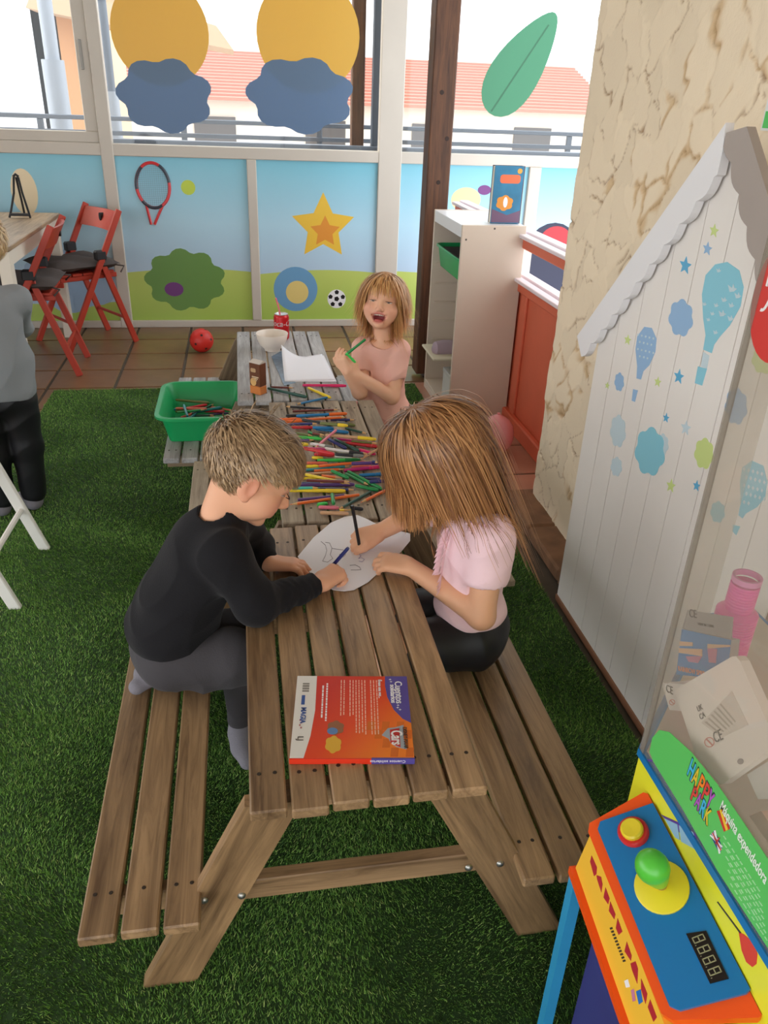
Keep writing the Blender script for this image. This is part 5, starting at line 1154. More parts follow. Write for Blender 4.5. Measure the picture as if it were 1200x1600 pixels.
# ================================================================== ORGANIC SHAPES: blended distance fields turned into one skin
class Field:
    def __init__(s, h): s.h = h; s.ops = []; s.disp = []
    def cap(s, p, q, r1, r2=None, k=0.012, sub=False): s.ops.append(('c',np.array(p,float),np.array(q,float),r1,r1 if r2 is None else r2,k,sub)); return s
    def chain(s, pts, rs, k=0.012):
        for i in range(len(pts)-1): s.cap(pts[i],pts[i+1],rs[i],rs[i+1],k)
        return s
    def ell(s, c, r, R=None, k=0.012, sub=False):
        s.ops.append(('e',np.array(c,float),np.array(r,float),np.eye(3) if R is None else np.array(R,float),None,k,sub)); return s
    def cut(s, p, n, k=0.0): s.ops.append(('p',np.array(p,float),np.array(n,float)/np.linalg.norm(n),None,None,k,False)); return s
    def wrinkle(s, fn): s.disp.append(fn); return s
    def mesh(s):
        lo = np.full(3,1e9); hi = -lo
        for o in s.ops:
            if o[0] == 'c' and not o[6]: r = max(o[3],o[4]); lo = np.minimum(lo,np.minimum(o[1],o[2])-r); hi = np.maximum(hi,np.maximum(o[1],o[2])+r)
            if o[0] == 'e' and not o[6]: r = np.sqrt(((o[3]*o[2][None,:])**2).sum(1)); lo = np.minimum(lo,o[1]-r); hi = np.maximum(hi,o[1]+r)
        h = s.h; lo -= 0.012+3*h; hi += 0.012+3*h; n = np.ceil((hi-lo)/h).astype(int)+1
        F = np.full(n,1.0,np.float32); ax = [lo[i]+h*np.arange(n[i]) for i in range(3)]
        for o in s.ops:
            k = o[5]
            if o[0] == 'p':
                d = ((ax[0]-o[1][0])*o[2][0])[:,None,None]+((ax[1]-o[1][1])*o[2][1])[None,:,None]+((ax[2]-o[1][2])*o[2][2])[None,None,:]
                F = np.maximum(F,d.astype(np.float32)); continue
            if o[0] == 'c': r = max(o[3],o[4]); a = np.minimum(o[1],o[2])-r; b = np.maximum(o[1],o[2])+r
            else: r = np.sqrt(((o[3]*o[2][None,:])**2).sum(1)); a = o[1]-r; b = o[1]+r
            m = k+4*h+0.006; i0 = np.maximum(0,np.floor((a-m-lo)/h).astype(int)); i1 = np.minimum(n,np.ceil((b+m-lo)/h).astype(int)+1)
            if (i1 <= i0).any(): continue
            sl_ = tuple(slice(i0[i],i1[i]) for i in range(3)); P = [ax[0][sl_[0]][:,None,None],ax[1][sl_[1]][None,:,None],ax[2][sl_[2]][None,None,:]]
            if o[0] == 'c':
                d = o[2]-o[1]; L2 = max((d*d).sum(),1e-12); t = np.clip(((P[0]-o[1][0])*d[0]+(P[1]-o[1][1])*d[1]+(P[2]-o[1][2])*d[2])/L2,0,1)
                D = np.sqrt((P[0]-o[1][0]-t*d[0])**2+(P[1]-o[1][1]-t*d[1])**2+(P[2]-o[1][2]-t*d[2])**2)-(o[3]+t*(o[4]-o[3]))
            else:
                R = o[3]; q = [(P[0]-o[1][0])*R[0,j]+(P[1]-o[1][1])*R[1,j]+(P[2]-o[1][2])*R[2,j] for j in range(3)]
                k0 = np.sqrt(sum((q[j]/o[2][j])**2 for j in range(3))); k1 = np.sqrt(sum((q[j]/o[2][j]**2)**2 for j in range(3)))+1e-9
                D = k0*(k0-1)/k1
            D = D.astype(np.float32); A = F[sl_]
            if o[6]:
                B = -A; hh = np.clip(0.5+0.5*(D-B)/k,0,1); F[sl_] = -((D*(1-hh)+B*hh)-k*hh*(1-hh))
            else:
                hh = np.clip(0.5+0.5*(D-A)/k,0,1); F[sl_] = (D*(1-hh)+A*hh)-k*hh*(1-hh)
        if s.disp:
            X,Y,Z = np.meshgrid(*ax,indexing='ij',sparse=True)
            for fn in s.disp: F = F+np.where(np.abs(F) < 0.03,fn(X,Y,Z),0).astype(np.float32)
        return nets(F,lo,h)
def nets(F, lo, h):
    S = F < 0; n = F.shape
    C = [(a,b,c) for a in (0,1) for b in (0,1) for c in (0,1)]
    cnt = sum(S[a:n[0]-1+a,b:n[1]-1+b,c:n[2]-1+c].astype(np.int8) for a,b,c in C)
    act = np.argwhere((cnt > 0)&(cnt < 8)); vals = {c: F[act[:,0]+c[0],act[:,1]+c[1],act[:,2]+c[2]] for c in C}
    acc = np.zeros((len(act),3)); num = np.zeros(len(act))
    for a in C:
        for ax in range(3):
            if a[ax]: continue
            b = list(a); b[ax] = 1; b = tuple(b); fa, fb = vals[a], vals[b]; m = (fa < 0) != (fb < 0)
            t = np.where(m,fa/np.where(m,fa-fb,1),0); p = np.tile(np.array(a,float),(len(act),1)); p[:,ax] += t; acc += p*m[:,None]; num += m
    V = lo+(act+acc/num[:,None])*h; I = np.full((n[0]-1,n[1]-1,n[2]-1),-1,np.int64); I[act[:,0],act[:,1],act[:,2]] = np.arange(len(act)); Q = []
    for ax in range(3):
        sa = [slice(None)]*3; sb = [slice(None)]*3; sa[ax] = slice(0,-1); sb[ax] = slice(1,None)
        E = np.argwhere(S[tuple(sa)] != S[tuple(sb)]); o = [i for i in range(3) if i != ax]
        E = E[(E[:,o[0]] > 0)&(E[:,o[1]] > 0)&(E[:,o[0]] < n[o[0]]-1)&(E[:,o[1]] < n[o[1]]-1)]
        ins = S[E[:,0],E[:,1],E[:,2]]; q = []
        for (u,w) in ((-1,-1),(0,-1),(0,0),(-1,0)):
            e = E.copy(); e[:,o[0]] += u; e[:,o[1]] += w; q.append(I[e[:,0],e[:,1],e[:,2]])
        q = np.stack(q,1); flip = ins ^ (ax == 1); q = np.where(flip[:,None],q,q[:,::-1]); Q.append(q)
    return V, np.concatenate(Q)
def skin_object(name, V, Q, m, parent, colors=None):
    me = bpy.data.meshes.new(name); inv = np.array(WM(parent).inverted()); L_ = V@inv[:3,:3].T+inv[:3,3]
    me.vertices.add(len(V)); me.vertices.foreach_set('co',L_.astype(np.float32).reshape(-1)); nq = len(Q)
    me.loops.add(4*nq); me.loops.foreach_set('vertex_index',Q.astype(np.int32).reshape(-1)); me.polygons.add(nq)
    me.polygons.foreach_set('loop_start',np.arange(0,4*nq,4,dtype=np.int32)); me.polygons.foreach_set('loop_total',np.full(nq,4,np.int32)); me.polygons.foreach_set('use_smooth',np.ones(nq,bool))
    me.materials.append(m); me.update(calc_edges=True); me.validate()
    if colors is not None:
        ca = me.color_attributes.new('Col','FLOAT_COLOR','POINT'); ca.data.foreach_set('color',np.concatenate([colors,np.ones((len(colors),1))],1).astype(np.float32).reshape(-1))
    return link(name,me,parent)
lin = lambda c: np.array(srgb(c)[:3])
M_skin = mat('skin', (224,176,150), 0.48, attr='Col', sss=0.12, spec=0.35)
nv = lambda v: np.array(v,float)/np.linalg.norm(v)
class Head:
    """local axes: f forward, l to the person's left, u up; origin between the ears"""
    def __init__(s, c, f, u, sc=1.0):
        s.c = np.array(c,float); s.f = nv(f); u = np.array(u,float); s.u = nv(u-s.f*np.dot(u,s.f)); s.l = np.cross(s.u,s.f); s.s = sc; s.R = np.stack([s.f,s.l,s.u],1)
    def P(s, f, l, u): return s.c+s.s*(s.f*f+s.l*l+s.u*u)
    def add(s, F, neck_to, mouth='closed', neck_r=0.036):
        P = s.P; k = s.s; e = lambda c,r,kk=0.012,sub=False: F.ell(P(*c),[q*k for q in r],s.R,kk,sub)
        e((-0.012,0,0.030),(0.090,0.072,0.076)); e((0.022,0,-0.028),(0.060,0.057,0.066),0.02)
        for g in (-1,1): e((0.044,g*0.033,-0.034),(0.030,0.026,0.028),0.018)
        e((0.062,0,-0.079),(0.017,0.018,0.014),0.016); e((0.060,0,0.030),(0.022,0.045,0.025),0.02)
        for g in (-1,1): e((0.091,g*0.029,0.002),(0.013,0.015,0.011),0.012,True)
        F.cap(P(0.076,0,0.004),P(0.093,0,-0.024),0.006*k,0.0092*k,0.010)
        for g in (-1,1): e((0.086,g*0.009,-0.028),(0.008,0.006,0.006),0.006)
        if mouth == 'open':
            for g in (-1,1): e((0.052,g*0.036,-0.026),(0.026,0.024,0.021),0.014)
            e((0.084,0,-0.055),(0.022,0.0255,0.0165),0.006,True)
            for g in (-1,1): e((0.080,g*0.021,-0.0485),(0.016,0.009,0.0065),0.004,True)
            F.cap(P(0.078,-0.022,-0.041),P(0.078,0.022,-0.041),0.004*k,k=0.006); F.cap(P(0.073,-0.016,-0.074),P(0.073,0.016,-0.074),0.0045*k,k=0.006)
        else:
            F.cap(P(0.079,-0.013,-0.049),P(0.079,0.013,-0.049),0.0045*k,k=0.006); F.cap(P(0.077,-0.011,-0.057),P(0.077,0.011,-0.057),0.005*k,k=0.006)
        for g in (-1,1):
            e((-0.006,g*0.073,-0.006),(0.019,0.007,0.028),0.006); e((0.0,g*0.081,-0.004),(0.010,0.006,0.017),0.004,True); e((0.0,g*0.073,-0.030),(0.009,0.006,0.008),0.005)
        F.cap(P(-0.022,0,-0.045),neck_to,neck_r*k,neck_r*1.08*k,0.02)
    def paint(s, V, C, lips=(196,110,100), brow=(170,128,92), mouth='closed'):
        q = (V-s.c)@s.R/s.s
        def blob(c,r,colr,amt,soft=0.5):
            d = np.sqrt((((q-np.array(c))/np.array(r))**2).sum(1)); a = amt*np.clip((1+soft-d)/(2*soft),0,1); C[:] = C*(1-a[:,None])+lin(colr)*a[:,None]
        for g in (-1,1):
            blob((0.065,g*0.038,-0.030),(0.03,0.022,0.02),(222,138,120),0.45,0.6); blob((0,g*0.075,-0.005),(0.022,0.012,0.032),(222,136,116),0.45,0.5)
            blob((0.078,g*0.030,0.024),(0.016,0.016,0.004),brow,0.65,0.5)
            blob((0.080,g*0.029,0.004),(0.014,0.014,0.006),(168,110,92),0.35,0.6)
        blob((0.094,0,-0.024),(0.010,0.011,0.009),(226,142,124),0.4,0.6)
        if mouth == 'open':
            blob((0.080,0,-0.056),(0.022,0.028,0.0215),lips,0.85,0.2); blob((0.066,0,-0.056),(0.015,0.0235,0.0155),(120,34,36),1.0,0.15)
        else: blob((0.082,0,-0.053),(0.010,0.017,0.0085),lips,0.75,0.3)
    def eyes(s, body, iris=(92,104,116), squint=0.0, mouth='closed'):
        for g in (-1,1):
            c = s.P(0.0715-0.009*squint,g*0.029,0.001); M = Matrix(s.R.tolist()).to_4x4(); M.translation = Vector(c)
            ey_ = MB().ball((0,0,0),[0.0105*s.s,0.0125*s.s,0.0085*s.s*(1-squint)],14,10).xf(M).build('eye', mat('eye_white',(232,226,222),0.2), body, smooth='all')
            c2 = s.P(0.0715-0.009*squint+0.0092,g*0.029,0.0005); M2 = M.copy(); M2.translation = Vector(c2)
            MB().ball((0,0,0),[0.0022*s.s,0.0052*s.s,0.0052*s.s*(1-squint)],12,8).xf(M2).build('iris', mat('iris_%d'%iris[0],iris,0.15), body, smooth='all')
            MB().tube([s.P(0.079,g*0.017,0.004),s.P(0.0855,g*0.024,0.0098*(1-squint)),s.P(0.0845,g*0.033,0.0098*(1-squint)),s.P(0.074,g*0.043,0.004)],[0.0007*s.s,0.0015*s.s,0.0015*s.s,0.0007*s.s],6).build('eyelash', mat('lash',(92,62,48),0.6), body, smooth=True)
        if mouth == 'open':
            mb = MB()
            for k in range(6):
                l_ = -0.0145+k*0.0058; mb.ball(tuple(s.P(0.0775-0.35*abs(l_)*0.6,l_,-0.0445)),[0.0028*s.s,0.0030*s.s,0.0046*s.s],8,6)
            mb.build('teeth', mat('tooth',(240,234,222),0.3), body, smooth='all')
            M = Matrix(s.R.tolist()).to_4x4(); M.translation = Vector(s.P(0.066,0,-0.066)); MB().ball((0,0,0),[0.012*s.s,0.016*s.s,0.006*s.s],12,8).xf(M).build('tongue', mat('tongue',(206,104,100),0.4), body, smooth='all')
def rot_about(v, a, ang):
    a = nv(a); v = np.array(v,float); return v*math.cos(ang)+np.cross(a,v)*math.sin(ang)+a*np.dot(a,v)*(1-math.cos(ang))
def add_hand(F, W, d, n, thumb_side, curl=(25,35,25), sc=1.0, thumb=(0.75,0.65,-0.15), spread=0.06, tc=25, per=None):
    """W wrist, d towards fingertips, n out of the back of the hand, thumb_side +1/-1 along d x n; curl in degrees per joint"""
    W = np.array(W,float); d = nv(d); n = np.array(n,float); n = nv(n-d*np.dot(n,d)); s_ = nv(np.cross(d,n))*thumb_side; k = sc
    for off,l1 in ((-0.014,0.044),(-0.005,0.048),(0.005,0.048),(0.014,0.046)):
        F.cap(W+d*0.006*k+s_*off*0.75*k,W+d*l1*k+s_*off*k,0.0105*k,0.0085*k,0.008)
    tips = []
    for j,(off,ls) in enumerate(((0.0165,(0.019,0.014,0.011)),(0.0055,(0.021,0.015,0.011)),(-0.0055,(0.019,0.014,0.011)),(-0.0160,(0.015,0.011,0.009)))):
        cu = per[j] if per else curl; p = W+d*(0.050-0.0035*abs(j-1))*k+s_*off*k; v = nv(d+s_*spread*(1.5-j)); r = 0.0070*k*(1 if j < 3 else 0.88)
        ang = 0; ax_ = np.cross(v,n)
        for a,l_ in zip(cu,ls):
            v = rot_about(v,ax_,-math.radians(a)); q = p+v*l_*k; F.cap(p,q,r,r*0.9,0.0025); p = q; r *= 0.9
        tips.append(p)
    v = nv(d*thumb[0]+s_*thumb[1]+n*thumb[2]); p = W+d*0.014*k+s_*0.013*k; F.cap(p,p+v*0.020*k,0.0105*k,0.0082*k,0.006); p = p+v*0.020*k
    v = rot_about(v,np.cross(v,d),math.radians(tc)); q = p+v*0.017*k; F.cap(p,q,0.0078*k,0.0070*k,0.0025); v = rot_about(v,np.cross(v,d),math.radians(tc*0.6)); F.cap(q,q+v*0.013*k,0.0070*k,0.0058*k,0.0025)
    tips.append(q+v*0.013*k); return tips
# ---- hair strands: flat ribbons combed over the skull, then falling
def hair_mesh(name, batches, m, parent, cols, seed=3):
    r = np.random.default_rng(seed); V = []; Q = []; C = []; o = 0
    for (P,N_,w0) in batches:
        n,k = P.shape[:2]; T = np.gradient(P,axis=1); B = np.cross(T,N_); B /= np.linalg.norm(B,axis=2)[:,:,None]+1e-9
        t = np.linspace(0,1,k); w = w0[:,None]*(np.clip(1.25-1.05*t**1.6,0.12,1)*np.minimum(1,0.45+t*6))[None]
        V.append(np.stack([P-B*w[:,:,None],P+B*w[:,:,None]],2).reshape(-1,3)); a = o+(np.arange(n)[:,None]*k+np.arange(k-1)[None])*2; a = a.reshape(-1)
        Q.append(np.stack([a,a+2,a+3,a+1],1)); o += n*k*2
        c = cols[0]+(cols[1]-cols[0])*r.beta(1.6,1.6,(n,1)); c = c*(0.85+0.3*r.random((n,1))); C.append(np.repeat((c[:,None,:]*(0.9+0.3*t)[None,:,None]),2,axis=1).reshape(-1,3))
    return skin_object(name,np.concatenate(V),np.concatenate(Q),m,parent,np.concatenate(C))
M_hair = mat('hair', (150,110,70), 0.38, attr='Col', spec=0.5)
def comb(hd, n, length, flow, hairline, seed, grav=(0,0,-1), gw=None, colliders=(), lift=0.008, step=0.012, width=0.0024, noise=0.12, lenvar=0.2, radii=(0.093,0.076,0.080), cen=(-0.012,0,0.030)):
    """roots on the skull ellipsoid; flow(p,q) gives the combing direction in head axes; all strands advance together"""
    r = np.random.default_rng(seed); rad = np.array(radii); cen = np.array(cen); gl = hd.R.T@nv(grav); U = lambda a: a/(np.linalg.norm(a,axis=1)[:,None]+1e-9)
    D = U(r.normal(size=(n*5,3))); Q = D*rad+cen; m = hairline(Q,r); Q = Q[m][:n]; D = D[m][:n]; n = len(Q)
    L_ = length(Q)*(1-lenvar*r.random(n)); ns = int(np.max(L_)/step); lf = (lift*(0.25+1.1*r.random(n)))[:,None]; jit = r.normal(size=(n,3))*noise
    P = [Q+D*0.001]; v = None; st = (L_/ns/hd.s)[:,None]
    K = [(np.array(c,float),np.array(rr,float),np.eye(3) if RR is None else np.array(RR,float)) for c,rr,RR in colliders]
    for i in range(ns):
        t = i/ns; p = P[-1]; dn = U((p-cen)/rad**2); e0 = np.linalg.norm((p-cen)/(rad+lf+0.004),axis=1)
        w = (gw(t) if callable(gw) else (gw or 0)); d = U(flow(p,Q)+jit)*(1-w)+gl*w
        ins = (e0 < 1)[:,None]; d = np.where(ins,d-dn*(d*dn).sum(1)[:,None],d); d = U(d); v = d if v is None else U(v*0.55+d*0.45); p2 = p+v*st
        e = np.linalg.norm((p2-cen)/(rad+lf*min(1,0.3+t*3)),axis=1)[:,None]; p2 = np.where(e < 1,cen+(p2-cen)/e,p2)
        if K:
            W = hd.c+hd.s*(p2@hd.R.T)
            for c,rr,RR in K:
                z = (W-c)@RR/rr; e2 = np.linalg.norm(z,axis=1)[:,None]; W = np.where(e2 < 1,c+(z/(e2+1e-9)*rr)@RR.T,W)
            p2 = ((W-hd.c)@hd.R)/hd.s
        P.append(p2)
    P = np.stack(P,1); Nn = (P-cen)/rad**2; Nn /= np.linalg.norm(Nn,axis=2)[:,:,None]
    return [(hd.c+hd.s*(P@hd.R.T),Nn@hd.R.T,width*(0.6+0.8*r.random(n)))]
def cloth_wrinkle(dirv, freq, amp, seed=0):
    d = nv(dirv); o = nv(np.cross(d,(0.3,0.5,0.8))); p = np.cross(d,o)
    def fn(X,Y,Z):
        a = X*d[0]+Y*d[1]+Z*d[2]; b = X*o[0]+Y*o[1]+Z*o[2]; c = X*p[0]+Y*p[1]+Z*p[2]
        return 1.7*amp*(np.abs(np.sin(0.5*freq*a+1.6*np.sin(freq*0.31*b+seed)+1.3*np.sin(freq*0.27*c+2*seed)))**0.75-0.55)*(0.35+0.65*(0.5+0.5*np.sin(freq*0.19*b+1.3*seed+freq*0.13*a+freq*0.10*c)))
    return fn
V3 = lambda v: np.array(v[:],float)
# ================================================================== THE CHILDREN
SK = (232,182,156)
def body_object(F, root, hd, skin=SK, **kw):
    V,Q = F.mesh(); C = np.tile(lin(skin),(len(V),1)); hd.paint(V,C,**kw); return skin_object('body',V,Q,M_skin,root,C)
def garment(name, F, m, root):
    V,Q = F.mesh(); return skin_object(name,V,Q,m,root)
M_bshirt = mat('shirt_black', (26,25,28), 0.9, sheen=0.06, bump=0.2, bscale=300, spec=0.2)
M_pants = mat('pants_grey', (70,67,70), 0.9, sheen=0.05, bump=0.2, bscale=300, spec=0.2); M_sock = mat('sock_grey', (128,124,132), 0.95, bump=0.4, bscale=400)
M_pink = mat('shirt_pink', (246,210,216), 0.85, sheen=0.05, bump=0.15, bscale=350, spec=0.2); M_blk = mat('shorts_black', (26,26,30), 0.5, spec=0.4)
M_salm = mat('shirt_salmon', (240,188,174), 0.85, sheen=0.05, bump=0.15, bscale=350, spec=0.2)

def rotY(a): c,s = math.cos(a),math.sin(a); return np.array([[c,0,s],[0,1,0],[-s,0,c]])
# ---------------------------------------------------------------- boy in black, left bench, facing right
def boy():
    root = thing('person', 'boy in black long-sleeved top kneeling on the left bench, drawing', 'person', (-0.19,1.42,ZB))
    hd = Head(V3(PY(393,738,1.42)),(0.82,-0.02,-0.57),(0.55,0.06,0.8),1.0)
    neck = np.array((-0.072,1.415,0.615))
    F = Field(0.003); hd.add(F,neck,neck_r=0.037)
    shR, shL = np.array((-0.062,1.335,0.580)), np.array((-0.045,1.495,0.580))
    elR = V3(PZ(398,944,0.478)); wrR = V3(PZ(500,912,0.458)); elL = np.array((-0.005,1.560,0.470)); wrL = V3(PZ(420,880,0.458))
    F.ell((-0.115,1.415,0.52),(0.055,0.075,0.09),rotY(0.45),0.02).ell((-0.17,1.415,0.39),(0.06,0.07,0.10),rotY(0.3),0.03)
    F.chain([(-0.075,1.415,0.59),shR,elR,wrR],[0.04,0.036,0.028,0.0195],0.015); F.chain([(-0.075,1.415,0.59),shL,elL,wrL],[0.04,0.036,0.028,0.0195],0.015)
    hR = V3(PZ(548,880,0.468)); tipsR = add_hand(F,wrR,(hR-wrR)*np.array((1,1,0))+np.array((0,0,0.012)),(-0.35,-0.45,0.85),-1 if np.cross(hR-wrR,(0,0,1))[1] < 0 else 1,sc=1.16,per=((38,62,30),(48,70,45),(55,75,50),(60,75,50)),thumb=(0.9,0.25,-0.35),tc=12)
    hL = V3(PZ(488,884,0.452)); add_hand(F,wrL,(hL-wrL)*np.array((1,1,0))+np.array((0,0,-0.004)),(0,0.1,1),-1,curl=(18,32,24),sc=1.14,thumb=(0.85,0.5,-0.3),spread=0.10)
    # legs inside the trousers
    F.chain([(-0.18,1.37,0.325),(-0.045,1.355,0.325)],[0.045,0.036],0.02)
    b = body_object(F,root,hd,(230,172,138)); hd.eyes(b,(84,72,66),0.88)
    # shirt
    G = Field(0.0035)
    G.ell((-0.105,1.415,0.535),(0.083,0.105,0.100),rotY(0.50),0.03).ell((-0.160,1.415,0.43),(0.090,0.105,0.115),rotY(0.40),0.04).ell((-0.188,1.415,0.365),(0.090,0.108,0.065),rotY(0.25),0.04)
    G.chain([(-0.085,1.40,0.575),shR+np.array((0.0,0.008,0.0)),elR,elR+(wrR-elR)*0.84],[0.058,0.050,0.041,0.0280],0.025)
    G.chain([(-0.085,1.43,0.575),shL,elL,elL+(wrL-elL)*0.70],[0.058,0.050,0.041,0.0295],0.025)
    G.cap(neck+np.array((-0.012,0,-0.03)),neck+np.array((0.010,0,0.012)),0.055,0.049,0.02)
    nd = nv(hd.P(-0.03,0,-0.05)-neck)
    G.cap(neck+nd*0.004,neck+nd*0.09,0.040,0.046,0.006,True)
    G.wrinkle(cloth_wrinkle((0.4,0.5,-0.75),95,0.0026,1.0)).wrinkle(cloth_wrinkle((0.9,0.3,0.2),60,0.0022,2.0))
    ax_ = nv(wrR-elR)
    G.wrinkle(lambda X,Y,Z: 0.0011*np.sin(300*(X*ax_[0]+Y*ax_[1]+Z*ax_[2])+2.5*np.sin(90*Y+60*Z))*np.clip((X-0.03)/0.03,0,1))
    G.cut(elR+(wrR-elR)*0.93,wrR-elR) if False else None
    garment('long_sleeved_top',G,M_bshirt,root)
    # trousers
    T = Field(0.0035); T.ell((-0.195,1.415,0.318),(0.082,0.105,0.062),None,0.03)
    T.chain([(-0.19,1.36,0.318),(-0.055,1.352,0.325),(-0.030,1.352,0.318)],[0.062,0.056,0.047],0.02).chain([(-0.030,1.352,0.300),(-0.12,1.362,0.276),(-0.205,1.378,0.272)],[0.045,0.038,0.034],0.02)
    T.chain([(-0.18,1.46,0.315),(-0.055,1.45,0.315),(-0.048,1.42,0.20),(-0.054,1.395,0.115)],[0.062,0.050,0.036,0.030],0.02)
    T.wrinkle(cloth_wrinkle((0.7,0.1,0.7),80,0.0028,0.5)).wrinkle(cloth_wrinkle((0.1,0.8,0.6),55,0.0022,1.5))
    garment('trousers',T,M_pants,root)
    S = Field(0.0035); S.chain([(-0.20,1.380,0.272),(-0.225,1.388,0.272),(-0.252,1.392,0.266)],[0.026,0.027,0.019],0.012).chain([(-0.235,1.386,0.262),(-0.262,1.36,0.256)],[0.022,0.017],0.012); garment('sock',S,M_sock,root)
    S = Field(0.0035); S.chain([(-0.054,1.398,0.125),(-0.056,1.388,0.075),(-0.052,1.366,0.052),(-0.042,1.335,0.036)],[0.026,0.025,0.024,0.017],0.012); garment('sock',S,M_sock,root)
    # short sandy hair, swept forward from the crown
    def hairline(q,r):
        f,l,u = q.T; line_ = np.where(f > 0.045,0.048,np.where(f > 0.012,0.034,np.where(f < -0.03,-0.040,0.028)))
        return u > line_+0.004*r.normal(size=len(f))
    wh = np.array((-0.075,0.015,0.075))
    def flow(p,q): d = p-wh; return d*1.0+np.array((0.035,0,0.0))
    st = comb(hd,5200,lambda q: np.where(q[:,2] > 0.05,0.046,0.026),flow,hairline,4,gw=0.10,lift=0.009,step=0.0085,width=0.0015,noise=0.016)
    st += comb(hd,60,lambda q: 0.05+0*q[:,0],lambda p,q: (p-wh)+np.array((0.0,0.0,0.09)),lambda q,r: q[:,2] > 0.085,9,gw=0.0,lift=0.03,step=0.008,width=0.0006,noise=0.03)
    hair_mesh('hair',st,M_hair,root,cols=(lin((190,158,120)),lin((112,84,58))),seed=2)
    CP = Field(0.004); CP.ell(hd.P(-0.014,0,0.036),(0.091,0.0735,0.077),hd.R,0.01); CP.cut(hd.P(0.02,0,0.024),-hd.u+0.25*hd.f*-1.0); CP.cut(hd.P(0.060,0,0.03),hd.f); V,Q = CP.mesh(); skin_object('hair_base',V,Q,mat('hair_base_sand',(134,100,68),0.7),root)
    # pen in the right hand
    d = nv(V3(PZ(556,855,0.530))-V3(PZ(527,905,0.444)))
    tip = (tipsR[0]+tipsR[4])/2; a = tip+d*0.075; bpt = tip-d*0.045; bpt[2] = max(bpt[2],ZT+0.003)
    r = pen('felt','navy',a,bpt,'','pens held by the children',rad=0.0042); PENS.pop(); r['label'] = 'blue pen in the hand of the boy in black'
boy()
